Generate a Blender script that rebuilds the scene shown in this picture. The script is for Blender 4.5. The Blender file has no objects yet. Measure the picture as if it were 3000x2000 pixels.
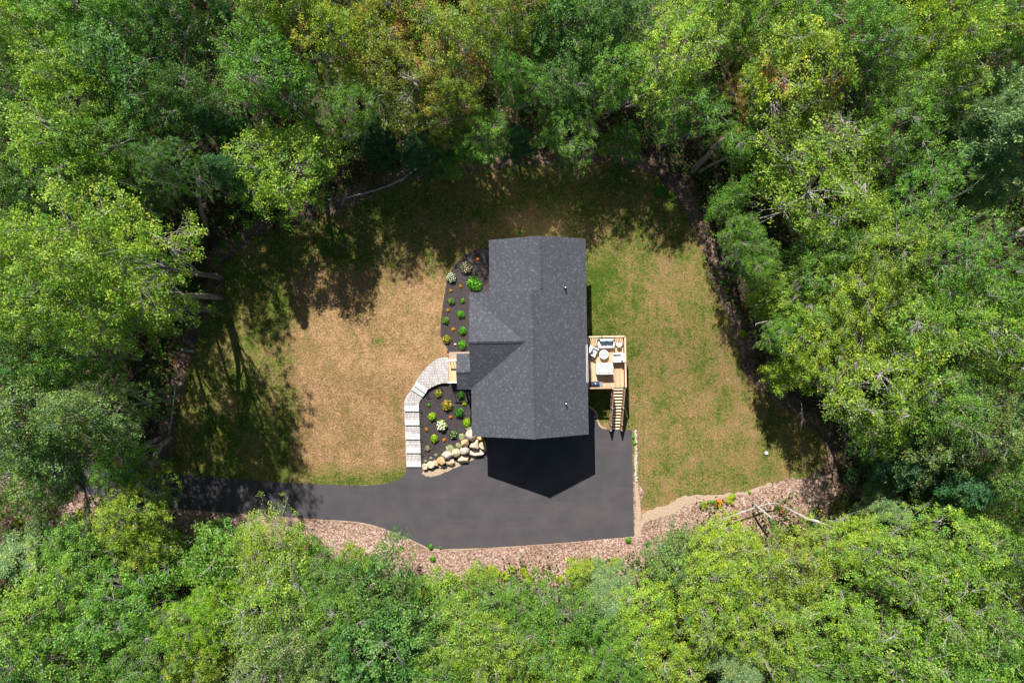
import bpy, bmesh, math, random
import numpy as np
from mathutils import Vector, Matrix
from mathutils.geometry import delaunay_2d_cdt

# ------------------------------------------------------------------ camera, world, sun
SC = bpy.context.scene
COL = SC.collection
H = 62.0                                     # drone height over the driveway
cam_d = bpy.data.cameras.new('camera'); cam = bpy.data.objects.new('camera', cam_d); COL.objects.link(cam)
cam.location = (0, 0, H); cam.rotation_euler = (0, 0, 0)
cam_d.sensor_width = 36; cam_d.lens = 24; cam_d.clip_end = 2000; cam_d.clip_start = 0.5
SC.camera = cam
SUN = Vector((-0.24, 0.90, 1.0)).normalized()
w = bpy.data.worlds.new('World'); SC.world = w; w.use_nodes = True
nt = w.node_tree; nt.nodes.clear()
sky = nt.nodes.new('ShaderNodeTexSky'); sky.sky_type = 'NISHITA'; sky.sun_disc = False
sky.sun_elevation = math.asin(SUN.z); sky.sun_rotation = math.atan2(SUN.x, SUN.y)
bg = nt.nodes.new('ShaderNodeBackground'); bg.inputs[1].default_value = 0.05
out = nt.nodes.new('ShaderNodeOutputWorld')
nt.links.new(sky.outputs[0], bg.inputs[0]); nt.links.new(bg.outputs[0], out.inputs[0])
sd = bpy.data.lights.new('sun', 'SUN'); so = bpy.data.objects.new('sun', sd); COL.objects.link(so)
sd.energy = 5.0; sd.angle = math.radians(0.5); sd.color = (1.0, 0.96, 0.90)
so.rotation_euler = SUN.to_track_quat('Z', 'Y').to_euler()
SC.view_settings.view_transform = 'Standard'; SC.view_settings.look = 'None'
SC.view_settings.exposure = 0.78; SC.view_settings.gamma = 1.0; SC.view_settings.use_curve_mapping = False

R = random.Random(7)
rng = np.random.default_rng(11)

def P(px, py, z=0.0):
    """photo pixel (3000 x 2000) at height z -> world point"""
    s = (H - z) / 2000.0
    return Vector(((px - 1500) * s, -(py - 1000) * s, z))
def Z2(x, y): return (1150 + x / 3.92, 1000 + y / 3.92)
def Z3(x, y): return (1680 + x / 4.48, 950 + y / 4.48)
def Z4(x, y): return (1180 + x / 4.48, 730 + y / 4.48)
def S(t): t = max(0.0, min(1.0, t)); return t * t * (3 - 2 * t)
def hgt(X, Y):
    u = 1500 + X * 2000 / H; v = 1000 - Y * 2000 / H
    vl = 1385 if u < 1240 else (1385 - (u - 1240) * 80 / 185 if u < 1425 else 1305)
    zl = .95 * max(0.0, min(1.0, (vl - v - 38) / 265.0)) * S((u - 350) / 300.0)
    zr = 0.8 * S((1190 - v) / 300.0) * S((2450 - u) / 300)
    b = S((u - 1400) / 40.0)
    return zl * (1 - b) + zr * b
def PG(px, py, it=3):
    z = 0
    for _ in range(it):
        p = P(px, py, z); z = hgt(p.x, p.y)
    return P(px, py, z)

# ------------------------------------------------------------------ materials
def mat(name, col, rough=0.8, metallic=0.0, spec=0.3):
    m = bpy.data.materials.new(name); m.use_nodes = True
    b = m.node_tree.nodes['Principled BSDF']
    b.inputs['Base Color'].default_value = (*col, 1); b.inputs['Roughness'].default_value = rough
    b.inputs['Metallic'].default_value = metallic; b.inputs['Specular IOR Level'].default_value = spec
    return m
class NB:
    def __init__(s, m): s.m = m; s.t = m.node_tree; s.b = s.t.nodes['Principled BSDF']
    def n(s, typ, **kw):
        x = s.t.nodes.new(typ)
        for k, v in kw.items(): setattr(x, k, v)
        return x
    def l(s, a, b): s.t.links.new(a, b)
    def coord(s, kind='Object'):
        return s.n('ShaderNodeTexCoord').outputs[kind]
    def noise(s, vec, scale, detail=4, rough=0.6, dist=0.0):
        x = s.n('ShaderNodeTexNoise'); x.inputs['Scale'].default_value = scale
        x.inputs['Detail'].default_value = detail; x.inputs['Roughness'].default_value = rough
        x.inputs['Distortion'].default_value = dist
        if vec is not None: s.l(vec, x.inputs['Vector'])
        return x.outputs['Fac']
    def ramp(s, fac, stops):
        r = s.n('ShaderNodeValToRGB'); e = r.color_ramp.elements
        while len(e) < len(stops): e.new(0.5)
        for i, (p, c) in enumerate(stops):
            e[i].position = p; e[i].color = (*c, 1) if len(c) == 3 else c
        s.l(fac, r.inputs[0]); return r.outputs[0]
    def mix(s, fac, a, b, mode='MIX'):
        x = s.n('ShaderNodeMix', data_type='RGBA', blend_type=mode)
        for sock, v in ((x.inputs[0], fac), (x.inputs[6], a), (x.inputs[7], b)):
            if isinstance(v, (int, float)): sock.default_value = v
            elif isinstance(v, tuple): sock.default_value = (*v, 1)
            else: s.l(v, sock)
        return x.outputs[2]
    def math(s, op, a, b=0.5):
        x = s.n('ShaderNodeMath', operation=op)
        for sock, v in ((x.inputs[0], a), (x.inputs[1], b)):
            if isinstance(v, (int, float)): sock.default_value = v
            else: s.l(v, sock)
        return x.outputs[0]
    def bump(s, hsock, strength=0.5, dist=0.02):
        x = s.n('ShaderNodeBump'); x.inputs['Strength'].default_value = strength; x.inputs['Distance'].default_value = dist
        s.l(hsock, x.inputs['Height']); s.l(x.outputs[0], s.b.inputs['Normal'])
    def col(s, c): s.l(c, s.b.inputs['Base Color'])

def noisy(name, c1, c2, scale, rough=0.85, bump=0.3, dist=0.02, detail=5, metallic=0, lo=0.3, hi=0.7):
    m = mat(name, c1, rough, metallic); b = NB(m)
    v = b.coord(); f = b.noise(v, scale, detail)
    b.col(b.ramp(f, [(lo, c1), (hi, c2)])); b.bump(f, bump, dist); return m

def m_litter():
    m = mat('leaf_litter', (.2, .12, .08), 1.0, spec=0.1); b = NB(m); v = b.coord()
    vo = b.n('ShaderNodeTexVoronoi'); vo.inputs['Scale'].default_value = 9; b.l(v, vo.inputs['Vector'])
    sep = b.n('ShaderNodeSeparateColor'); b.l(vo.outputs['Color'], sep.inputs[0])
    c = b.ramp(sep.outputs[0], [(0, (.15, .09, .065)), (.35, (.28, .185, .145)), (.65, (.40, .28, .225)), (.9, (.52, .40, .34)), (1, (.62, .50, .44))])
    big = b.ramp(b.noise(v, .35, 5), [(.35, (.72, .66, .60)), (.65, (1.05, 1.0, 1.0))])
    c = b.mix(1.0, c, big, 'MULTIPLY')
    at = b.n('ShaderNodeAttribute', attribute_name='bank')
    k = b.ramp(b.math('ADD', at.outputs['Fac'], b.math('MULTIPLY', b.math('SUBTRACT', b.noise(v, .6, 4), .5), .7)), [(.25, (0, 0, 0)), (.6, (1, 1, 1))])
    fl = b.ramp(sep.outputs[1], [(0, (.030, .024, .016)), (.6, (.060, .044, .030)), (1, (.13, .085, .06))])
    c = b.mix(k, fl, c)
    g = b.ramp(b.noise(v, 1.4, 6, .7), [(.58, (0, 0, 0)), (.68, (1, 1, 1))])
    c = b.mix(b.math('MULTIPLY', g, .35), c, (.09, .14, .03))
    b.col(c); b.bump(vo.outputs['Distance'], .8, .05); return m
def m_lawn():
    m = mat('dry_grass', (.2, .2, .08), 1.0, spec=0.05); b = NB(m); v = b.coord()
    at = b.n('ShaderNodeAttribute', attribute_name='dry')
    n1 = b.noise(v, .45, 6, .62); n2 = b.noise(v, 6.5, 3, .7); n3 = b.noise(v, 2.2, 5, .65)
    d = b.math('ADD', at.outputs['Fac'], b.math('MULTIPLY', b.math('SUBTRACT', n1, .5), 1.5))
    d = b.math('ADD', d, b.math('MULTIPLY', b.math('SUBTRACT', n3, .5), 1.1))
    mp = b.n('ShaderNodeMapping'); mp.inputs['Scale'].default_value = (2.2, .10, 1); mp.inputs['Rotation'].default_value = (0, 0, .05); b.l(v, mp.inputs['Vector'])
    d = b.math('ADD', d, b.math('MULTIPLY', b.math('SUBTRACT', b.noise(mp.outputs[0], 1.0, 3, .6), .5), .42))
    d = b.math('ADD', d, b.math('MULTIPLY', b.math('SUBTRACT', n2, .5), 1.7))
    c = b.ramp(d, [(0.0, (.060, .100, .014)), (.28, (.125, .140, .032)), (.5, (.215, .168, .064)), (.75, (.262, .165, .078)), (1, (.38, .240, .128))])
    f = b.noise(v, 8.5, 4, .8)
    c = b.mix(1.0, c, b.ramp(f, [(.32, (.30, .30, .28)), (.48, (.92, .92, .90)), (.68, (1.6, 1.55, 1.5))]), 'MULTIPLY')
    b.col(c); b.bump(b.noise(v, 9, 5, .8), 1.0, .10); return m
def m_asphalt():
    m = mat('asphalt', (.05, .05, .05), .95, spec=.15); b = NB(m); v = b.coord()
    mp = b.n('ShaderNodeMapping'); mp.inputs['Scale'].default_value = (.12, .75, 1); b.l(v, mp.inputs['Vector'])
    sw = b.noise(mp.outputs[0], 1.1, 6, .6, 1.2)
    c = b.ramp(sw, [(.30, (.067, .063, .068)), (.5, (.071, .066, .071)), (.66, (.077, .070, .073)), (.82, (.083, .074, .075))])
    f = b.noise(v, 30, 3, .8)
    c = b.mix(1.0, c, b.ramp(f, [(.3, (.82, .82, .82)), (.7, (1.18, 1.18, 1.18))]), 'MULTIPLY')
    st = b.ramp(b.noise(v, .55, 3, .5), [(.35, (.88, .88, .9)), (.65, (1.08, 1.06, 1.05))])
    c = b.mix(1.0, c, st, 'MULTIPLY')
    sp = b.ramp(b.noise(v, 5.5, 2, .5), [(.76, (0, 0, 0)), (.78, (1, 1, 1))])
    c = b.mix(b.math('MULTIPLY', sp, .35), c, (.2, .16, .12))
    b.col(c); b.bump(f, .25, .01); return m
def m_shingle():
    m = mat('asphalt_shingle', (.07, .07, .08), .95, spec=.15); b = NB(m)
    uv = b.n('ShaderNodeUVMap', uv_map='UVMap').outputs[0]
    sx = b.n('ShaderNodeSeparateXYZ'); b.l(uv, sx.inputs[0])
    def wn(vec_sock_or_pair):
        x = b.n('ShaderNodeTexWhiteNoise', noise_dimensions='2D'); c_ = b.n('ShaderNodeCombineXYZ')
        for i, q in enumerate(vec_sock_or_pair):
            if isinstance(q, (int, float)): c_.inputs[i].default_value = q
            else: b.l(q, c_.inputs[i])
        b.l(c_.outputs[0], x.inputs['Vector']); return x.outputs['Value']
    row = b.math('FLOOR', b.math('DIVIDE', sx.outputs[1], .145), 0)
    us = b.math('ADD', b.math('DIVIDE', sx.outputs[0], .135), b.math('MULTIPLY', wn((row, 3.7)), 9.0))
    val = wn((b.math('FLOOR', us, 0), row)); val2 = wn((b.math('FLOOR', b.math('MULTIPLY', us, .5), 0), b.math('ADD', row, 50.5)))
    c = b.ramp(val, [(0, (.062, .066, .075)), (.5, (.070, .074, .084)), (.86, (.077, .081, .094)), (.88, (.088, .094, .113)), (1, (.106, .114, .140))])
    c = b.mix(1.0, c, b.ramp(val2, [(0, (.93, .93, .93)), (1, (1.06, 1.06, 1.07))]), 'MULTIPLY')
    fr = b.math('FRACT', us, 0); jn = b.math('LESS_THAN', fr, .06)
    c = b.mix(b.math('MULTIPLY', jn, .35), c, (.03, .03, .035))
    v = b.coord()
    c = b.mix(1.0, c, b.ramp(b.noise(v, .5, 4), [(.3, (.97, .97, .97)), (.7, (1.03, 1.03, 1.03))]), 'MULTIPLY')
    c = b.mix(1.0, c, b.ramp(b.noise(v, 60, 2), [(.3, (.85, .85, .85)), (.7, (1.15, 1.15, 1.15))]), 'MULTIPLY')
    b.col(c); return m
def m_leaf(name='leaf', gloss=0.5):
    m = bpy.data.materials.new(name); m.use_nodes = True; b = NB.__new__(NB); b.m = m; b.t = m.node_tree
    b.t.nodes.clear()
    oi = b.n('ShaderNodeObjectInfo'); at = b.n('ShaderNodeAttribute', attribute_name='tone')
    sp = b.n('ShaderNodeSeparateColor'); b.l(at.outputs['Color'], sp.inputs[0])
    leaf, clump, sect = sp.outputs[0], sp.outputs[1], sp.outputs[2]
    base = oi.outputs['Color']
    c = b.mix(1.0, base, b.ramp(leaf, [(0, (.42, .52, .4)), (.5, (1.0, 1.0, .7)), (.8, (1.5, 1.35, 1.0)), (1, (2.5, 2.1, 2.0))]), 'MULTIPLY')
    c = b.mix(1.0, c, b.ramp(clump, [(0, (.50, .72, .8)), (.5, (1, 1, 1)), (1, (1.45, 1.2, .9))]), 'MULTIPLY')
    au = b.math('LESS_THAN', sect, oi.outputs['Alpha'])
    aucol = b.ramp(b.math('FRACT', b.math('MULTIPLY', clump, 7.3), 0), [(0, (.36, .24, .05)), (.5, (.40, .19, .06)), (1, (.36, .09, .05))])
    c = b.mix(b.math('MULTIPLY', au, .75), c, aucol)
    d = b.n('ShaderNodeBsdfDiffuse'); tr = b.n('ShaderNodeBsdfTranslucent'); g = b.n('ShaderNodeBsdfGlossy')
    g.inputs['Roughness'].default_value = .5; g.inputs['Color'].default_value = (.8, .9, .75, 1)
    b.l(c, d.inputs[0]); tc = b.mix(1.0, c, (1.35, 1.4, .6), 'MULTIPLY'); b.l(tc, tr.inputs[0])
    m1 = b.n('ShaderNodeMixShader'); m1.inputs[0].default_value = .30; b.l(d.outputs[0], m1.inputs[1]); b.l(tr.outputs[0], m1.inputs[2])
    m2 = b.n('ShaderNodeMixShader'); m2.inputs[0].default_value = .03 * gloss * 2; b.l(m1.outputs[0], m2.inputs[1]); b.l(g.outputs[0], m2.inputs[2])
    o = b.n('ShaderNodeOutputMaterial'); b.l(m2.outputs[0], o.inputs[0]); return m
def m_wood(name, c1, c2, axis):
    m = mat(name, c1, .7); b = NB(m); v = b.coord()
    mp = b.n('ShaderNodeMapping'); mp.inputs['Scale'].default_value = tuple(1.2 if i == axis else 14 for i in range(3)); b.l(v, mp.inputs['Vector'])
    f = b.noise(mp.outputs[0], 1.5, 5); oi = b.n('ShaderNodeObjectInfo')
    c = b.ramp(f, [(.3, c1), (.7, c2)])
    c = b.mix(1.0, c, b.ramp(oi.outputs['Random'], [(0, (.72, .68, .62)), (1, (1.15, 1.12, 1.1))]), 'MULTIPLY')
    b.col(c); b.bump(f, .2, .004); return m
def m_rock(name, c1, c2, c3):
    m = mat(name, c1, .9); b = NB(m); v = b.coord(); oi = b.n('ShaderNodeObjectInfo')
    add = b.n('ShaderNodeVectorMath', operation='ADD'); b.l(v, add.inputs[0]); cmb = b.n('ShaderNodeCombineXYZ')
    b.l(b.math('MULTIPLY', oi.outputs['Random'], 40), cmb.inputs[0]); b.l(cmb.outputs[0], add.inputs[1])
    f = b.noise(add.outputs[0], 2.2, 7, .65, .6)
    c = b.ramp(f, [(.32, c1), (.5, c2), (.68, c3)])
    b.col(c); b.bump(b.noise(add.outputs[0], 5, 6, .7), .6, .05); return m
def m_plaid():
    m = mat('plaid_cloth', (.1, .2, .4), .9); b = NB(m)
    v = b.n('ShaderNodeTexCoord').outputs['Object']; s = b.n('ShaderNodeSeparateXYZ'); b.l(v, s.inputs[0])
    def st(a): return b.math('GREATER_THAN', b.math('FRACT', b.math('MULTIPLY', a, 8.0), 0), .5)
    k = b.math('ADD', st(s.outputs[0]), st(s.outputs[1]))
    b.col(b.ramp(b.math('MULTIPLY', k, .5), [(0, (.75, .78, .8)), (.45, (.16, .27, .45)), (.9, (.02, .06, .17))])); return m

M = dict(
    litter=m_litter(), lawn=m_lawn(), asphalt=m_asphalt(), shingle=m_shingle(), leaf=m_leaf(), needle=m_leaf('needle', .2),
    mulch=noisy('dark_mulch', (.016, .013, .014), (.095, .078, .078), 11, 1, .9, .04, 6, lo=.3, hi=.72),
    sand=noisy('sandy_soil', (.31, .215, .15), (.46, .35, .26), 7, 1, .5, .03),
    paver=noisy('concrete_paver', (.37, .35, .335), (.50, .475, .46), 5, .9, .2, .005),
    granite=noisy('light_granite', (.46, .455, .44), (.58, .575, .57), 30, .85, .15, .004),
    siding=noisy('siding', (.55, .56, .57), (.62, .63, .64), 2, .7, .05),
    concrete=noisy('concrete', (.3, .29, .27), (.38, .37, .35), 4, .9, .2),
    white=mat('white_trim', (.80, .80, .79), .55), metal=mat('grey_metal', (.45, .45, .46), .4, .8), dark=mat('black_metal', (.02, .022, .028), .4, .3),
    navy=mat('grill_enamel', (.015, .022, .05), .3, 0, .6), steel=mat('brushed_steel', (.30, .33, .38), .5, .5),
    glass=mat('window_glass', (.03, .04, .05), .08, 0, .8),
    deck=m_wood('cedar_board', (.46, .30, .17), (.68, .50, .33), 1), rail=m_wood('pine_rail', (.58, .38, .24), (.72, .52, .36), 1),
    tread=m_wood('pale_tread', (.66, .50, .36), (.82, .68, .52), 0),
    red=m_wood('reddish_post', (.25, .07, .04), (.36, .13, .08), 2),
    bark=noisy('grey_bark', (.11, .095, .085), (.30, .27, .24), 5, .95, .7, .03), pale=noisy('pale_bark', (.24, .22, .20), (.48, .45, .42), 4, .9, .5, .02),
    deadwood=noisy('bleached_wood', (.34, .28, .24), (.60, .52, .47), 5, .9, .4, .02),
    log=noisy('log_bark', (.16, .135, .12), (.40, .35, .32), 3.5, .95, .8, .04),
    rock=m_rock('boulder_stone', (.38, .25, .13), (.54, .42, .29), (.66, .57, .45)), rockpink=m_rock('pale_boulder_stone', (.38, .29, .23), (.48, .40, .33), (.58, .51, .45)),
    rockgold=m_rock('golden_boulder_stone', (.38, .20, .07), (.52, .34, .17), (.60, .47, .32)),
    cloth=noisy('white_cushion', (.72, .73, .74), (.80, .80, .80), 3, .95, .2, .02), plaid=m_plaid(), resin=noisy('white_wicker', (.62, .62, .61), (.75, .75, .74), 40, .8, .4, .005),
    petal=mat('petal_white', (.75, .72, .66), .8), pink=mat('petal_pink', (.72, .45, .42), .8), chip=noisy('wood_chip', (.22, .12, .08), (.52, .38, .30), 1.3, 1, .2, .01, lo=.35, hi=.65),
    gravel=noisy('edge_stone', (.35, .3, .26), (.6, .55, .5), 6, .95, .4, .02),
    yellow=mat('yellow_plastic', (.6, .5, .02), .5),
)

# ------------------------------------------------------------------ building helpers
def link(o, parent=None):
    COL.objects.link(o)
    if parent is not None: o.parent = parent
    return o
def tag(o, label=None, cat=None, group=None, kind=None):
    if label: o['label'] = label
    if cat: o['category'] = cat
    if group: o['group'] = group
    if kind: o['kind'] = kind
    return o
def empty(name, loc, rz=0.0):
    o = bpy.data.objects.new(name, None); COL.objects.link(o); o.location = loc; o.rotation_euler = (0, 0, rz); o.empty_display_size = .3
    return o
def wm(name, V, F, material, parent=None, smooth=False):
    """mesh from world/local lists"""
    me = bpy.data.meshes.new(name); me.from_pydata([tuple(v) for v in V], [], F); me.update()
    if material: me.materials.append(material)
    if smooth: me.polygons.foreach_set('use_smooth', [True] * len(me.polygons))
    o = bpy.data.objects.new(name, me); return link(o, parent)
class MB:
    def __init__(s): s.V = []; s.F = []
    def add(s, V, F):
        n = len(s.V); s.V += [Vector(v) for v in V]; s.F += [tuple(i + n for i in f) for f in F]
    def box(s, x0, x1, y0, y1, z0, z1):
        s.add([(x0, y0, z0), (x1, y0, z0), (x1, y1, z0), (x0, y1, z0), (x0, y0, z1), (x1, y0, z1), (x1, y1, z1), (x0, y1, z1)],
              [(0, 3, 2, 1), (4, 5, 6, 7), (0, 1, 5, 4), (1, 2, 6, 5), (2, 3, 7, 6), (3, 0, 4, 7)])
    def bar(s, a, b, w, h=None):
        a = Vector(a); b = Vector(b); h = h or w; d = (b - a).normalized()
        up = Vector((0, 0, 1)) if abs(d.z) < .95 else Vector((0, 1, 0))
        x = d.cross(up).normalized() * w / 2; y = x.cross(d).normalized() * h / 2
        V = [a - x - y, a + x - y, a + x + y, a - x + y, b - x - y, b + x - y, b + x + y, b - x + y]
        s.add(V, [(0, 1, 2, 3), (7, 6, 5, 4), (4, 5, 1, 0), (5, 6, 2, 1), (6, 7, 3, 2), (7, 4, 0, 3)])
    def tube(s, pts, rad, n=6, caps=True):
        pts = [Vector(p) for p in pts]; m = len(pts); V = []; F = []
        for i, p in enumerate(pts):
            d = (pts[min(i + 1, m - 1)] - pts[max(i - 1, 0)]).normalized()
            up = Vector((0, 0, 1)) if abs(d.z) < .9 else Vector((0, 1, 0))
            x = d.cross(up).normalized(); y = x.cross(d)
            r = rad[i] if hasattr(rad, '__len__') else rad
            for k in range(n):
                a = 2 * math.pi * k / n; V.append(p + (x * math.cos(a) + y * math.sin(a)) * r)
        for i in range(m - 1):
            for k in range(n):
                F.append((i * n + k, (i + 1) * n + k, (i + 1) * n + (k + 1) % n, i * n + (k + 1) % n))
        if caps:
            F.append(tuple(range(n))); F.append(tuple(reversed([(m - 1) * n + k for k in range(n)])))
        s.add(V, F)
    def prism(s, pts, z0, z1):
        n = len(pts); V = [(p[0], p[1], z0) for p in pts] + [(p[0], p[1], z1) for p in pts]
        F = [tuple(reversed(range(n))), tuple(range(n, 2 * n))] + [(i, (i + 1) % n, n + (i + 1) % n, n + i) for i in range(n)]
        s.add(V, F)
    def disc(s, c, r, z0, z1, n=20): s.prism([(c[0] + r * math.cos(2 * math.pi * k / n), c[1] + r * math.sin(2 * math.pi * k / n)) for k in range(n)], z0, z1)
    def build(s, name, material, parent=None, smooth=False, bevel=0, seg=2):
        me = bpy.data.meshes.new(name)
        if bevel:
            bm = bmesh.new(); vs = [bm.verts.new(v) for v in s.V]
            for f in s.F: bm.faces.new([vs[i] for i in f])
            bmesh.ops.recalc_face_normals(bm, faces=bm.faces)
            bmesh.ops.bevel(bm, geom=list(bm.edges), offset=bevel, segments=seg, affect='EDGES', profile=.6)
            bm.to_mesh(me); bm.free()
        else: me.from_pydata([tuple(v) for v in s.V], [], s.F)
        me.materials.append(material)
        if smooth or bevel > .02: me.polygons.foreach_set('use_smooth', [True] * len(me.polygons))
        me.update(); o = bpy.data.objects.new(name, me); return link(o, parent)

def smooth_poly(pts, n=5, jit=0.0, closed=True):
    out = []; m = len(pts)
    for i in range(m if closed else m - 1):
        p0, p1, p2, p3 = [Vector(pts[(i + k) % m] if closed else pts[min(max(i + k, 0), m - 1)]) for k in (-1, 0, 1, 2)]
        for j in range(n):
            t = j / n
            q = .5 * ((2 * p1) + (-p0 + p2) * t + (2 * p0 - 5 * p1 + 4 * p2 - p3) * t * t + (-p0 + 3 * p1 - 3 * p2 + p3) * t ** 3)
            if jit: q = q + Vector((R.uniform(-jit, jit), R.uniform(-jit, jit)))
            out.append((q.x, q.y))
    if not closed: out.append(tuple(pts[-1]))
    return out
def inside(x, y, poly):
    c = False; n = len(poly); j = n - 1
    for i in range(n):
        xi, yi = poly[i]; xj, yj = poly[j]
        if (yi > y) != (yj > y) and x < (xj - xi) * (y - yi) / (yj - yi) + xi: c = not c
        j = i
    return c
def inside_np(X, Y, poly):
    c = np.zeros(X.shape, bool); n = len(poly); j = n - 1
    for i in range(n):
        xi, yi = poly[i]; xj, yj = poly[j]
        if yi != yj:
            m = ((yi > Y) != (yj > Y)) & (X < (xj - xi) * (Y - yi) / (yj - yi) + xi); c ^= m
        j = i
    return c
def drape(name, poly, step, zoff, material, zf=None, thick=0.0, kind='structure', attr=None):
    """sheet over the terrain bounded by a world polygon"""
    zf = zf or hgt
    xs = [p[0] for p in poly]; ys = [p[1] for p in poly]
    vs = [Vector(p) for p in poly]; n = len(vs)
    gx, gy = np.meshgrid(np.arange(min(xs) + step / 2, max(xs), step), np.arange(min(ys) + step / 2, max(ys), step))
    gx = gx.ravel(); gy = gy.ravel(); ok = inside_np(gx, gy, poly); gx = gx[ok]; gy = gy[ok]
    pp = np.array(poly)
    for x, y in zip(gx, gy):
        if ((pp[:, 0] - x) ** 2 + (pp[:, 1] - y) ** 2).min() > (step * .35) ** 2: vs.append(Vector((x, y)))
    r = delaunay_2d_cdt(vs, [], [list(range(n))], 1, 1e-5)
    V = [(v.x, v.y, zf(v.x, v.y) + zoff) for v in r[0]]; F = [tuple(f) for f in r[2]]
    if thick:
        # skirt along the boundary
        ec = {}
        for f in F:
            for i in range(3): e = (f[i], f[(i + 1) % 3]); ec[e] = 1
        b0 = len(V); mp = {}
        for (a, b_) in [e for e in ec if (e[1], e[0]) not in ec]:
            for q in (a, b_):
                if q not in mp: mp[q] = len(V); V.append((V[q][0], V[q][1], V[q][2] - thick))
            F.append((b_, a, mp[a], mp[b_]))
    o = wm(name, V, F, material)
    if attr:
        a = o.data.attributes.new('dry', 'FLOAT', 'POINT'); a.data.foreach_set('value', [attr(v[0], v[1]) for v in V])
    if kind: o['kind'] = kind
    return o
def W(pts, zz=None):  # photo px polygon -> world xy on the ground
    return [(lambda p: (p.x, p.y))(PG(*p) if zz is None else P(p[0], p[1], zz)) for p in pts]

# ------------------------------------------------------------------ terrain, lawn, driveway
def axis(a, b, step, far):
    c = list(np.arange(a, b + .01, step)); o1 = []; d = step
    x = b
    while x < far: d *= 1.35; x += d; o1.append(x)
    return [-(v) + a + b for v in reversed(o1)] + c + o1
ax = axis(-52, 52, .6, 900); ay = axis(-36, 36, .6, 900)
V = []; F = []
for j, y in enumerate(ay):
    for i, x in enumerate(ax):
        V.append((x, y, hgt(x, y)))
nx = len(ax)
for j in range(len(ay) - 1):
    for i in range(nx - 1): a = j * nx + i; F.append((a, a + 1, a + nx + 1, a + nx))
g = wm('ground', V, F, M['litter']); g['kind'] = 'structure'; ground_obj = g

LAWN = [(486, 1392), (505, 1330), (515, 1230), (538, 1130), (562, 1040), (590, 960), (612, 900), (645, 850), (655, 790), (695, 740), (745, 700), (800, 672),
        (880, 655), (960, 635), (1030, 605), (1090, 568), (1160, 545), (1250, 522), (1370, 510), (1480, 492), (1600, 480), (1700, 484), (1790, 478), (1850, 480), (1905, 510),
        (1960, 550), (2000, 605), (2030, 660), (2062, 740), (2080, 800), (2110, 880), (2140, 950), (2165, 1020), (2185, 1100), (2240, 1150), (2310, 1200), (2400, 1280),
        (2420, 1340), (2370, 1390), (2270, 1410), (2180, 1440), (2080, 1452), (2010, 1462), (1950, 1492), (1890, 1515), (1868, 1540), (1840, 1400), (1400, 1400), (1180, 1425), (900, 1428)]
lawn_w = smooth_poly(W(LAWN), 8, .20)
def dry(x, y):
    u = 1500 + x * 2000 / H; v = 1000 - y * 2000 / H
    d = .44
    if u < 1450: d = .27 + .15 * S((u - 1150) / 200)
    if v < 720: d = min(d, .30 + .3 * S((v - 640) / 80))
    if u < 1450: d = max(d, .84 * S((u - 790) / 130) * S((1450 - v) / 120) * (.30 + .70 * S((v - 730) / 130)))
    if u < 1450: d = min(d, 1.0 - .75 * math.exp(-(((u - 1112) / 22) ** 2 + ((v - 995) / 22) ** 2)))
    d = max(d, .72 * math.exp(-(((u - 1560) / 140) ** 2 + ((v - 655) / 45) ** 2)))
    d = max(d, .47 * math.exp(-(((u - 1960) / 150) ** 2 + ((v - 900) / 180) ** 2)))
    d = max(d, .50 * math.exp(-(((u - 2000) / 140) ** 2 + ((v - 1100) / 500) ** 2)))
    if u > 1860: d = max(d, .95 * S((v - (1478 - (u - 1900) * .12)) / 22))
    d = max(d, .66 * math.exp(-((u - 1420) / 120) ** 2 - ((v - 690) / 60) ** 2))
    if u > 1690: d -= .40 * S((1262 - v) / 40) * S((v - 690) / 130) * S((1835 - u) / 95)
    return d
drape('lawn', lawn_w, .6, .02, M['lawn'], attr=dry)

DR_top = [(-420, 1235), (-200, 1262), (0, 1285), (150, 1310), (280, 1345), (370, 1372), (480, 1385), (600, 1395), (760, 1408), (900, 1416), (1050, 1421), (1115, 1418), (1165, 1406), (1186, 1388), (1190, 1372)]
DR_mid = [(1191, 1369), (1236, 1369), (1246, 1383), (1262, 1389), (1300, 1379), (1350, 1358), (1395, 1335), (1428, 1312), (1432, 1240), (1722, 1240), (1722, 1192)]
DR_r = [(1735, 1199), (1745, 1213), (1749, 1232), (1757, 1250), (1775, 1257), (1800, 1258), (1851, 1259)]
DR_bot = [(1857, 1569), (1700, 1583), (1500, 1598), (1330, 1606), (1290, 1607), (1250, 1600), (1200, 1577), (1150, 1556), (1090, 1536), (1040, 1527), (950, 1520), (850, 1513), (700, 1503), (560, 1492), (470, 1484), (370, 1472), (270, 1450), (150, 1415), (0, 1390), (-200, 1366), (-420, 1340)]
dw = smooth_poly([(p.x, p.y) for p in [PG(*q) for q in DR_top]], 4, closed=False) + W(DR_mid) + smooth_poly(W(DR_r), 4, closed=False) + smooth_poly(W(DR_bot), 4, closed=False)
dw = list(reversed(dw))
driveway = drape('driveway', dw, .8, .045, M['asphalt'], thick=.06)
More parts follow.
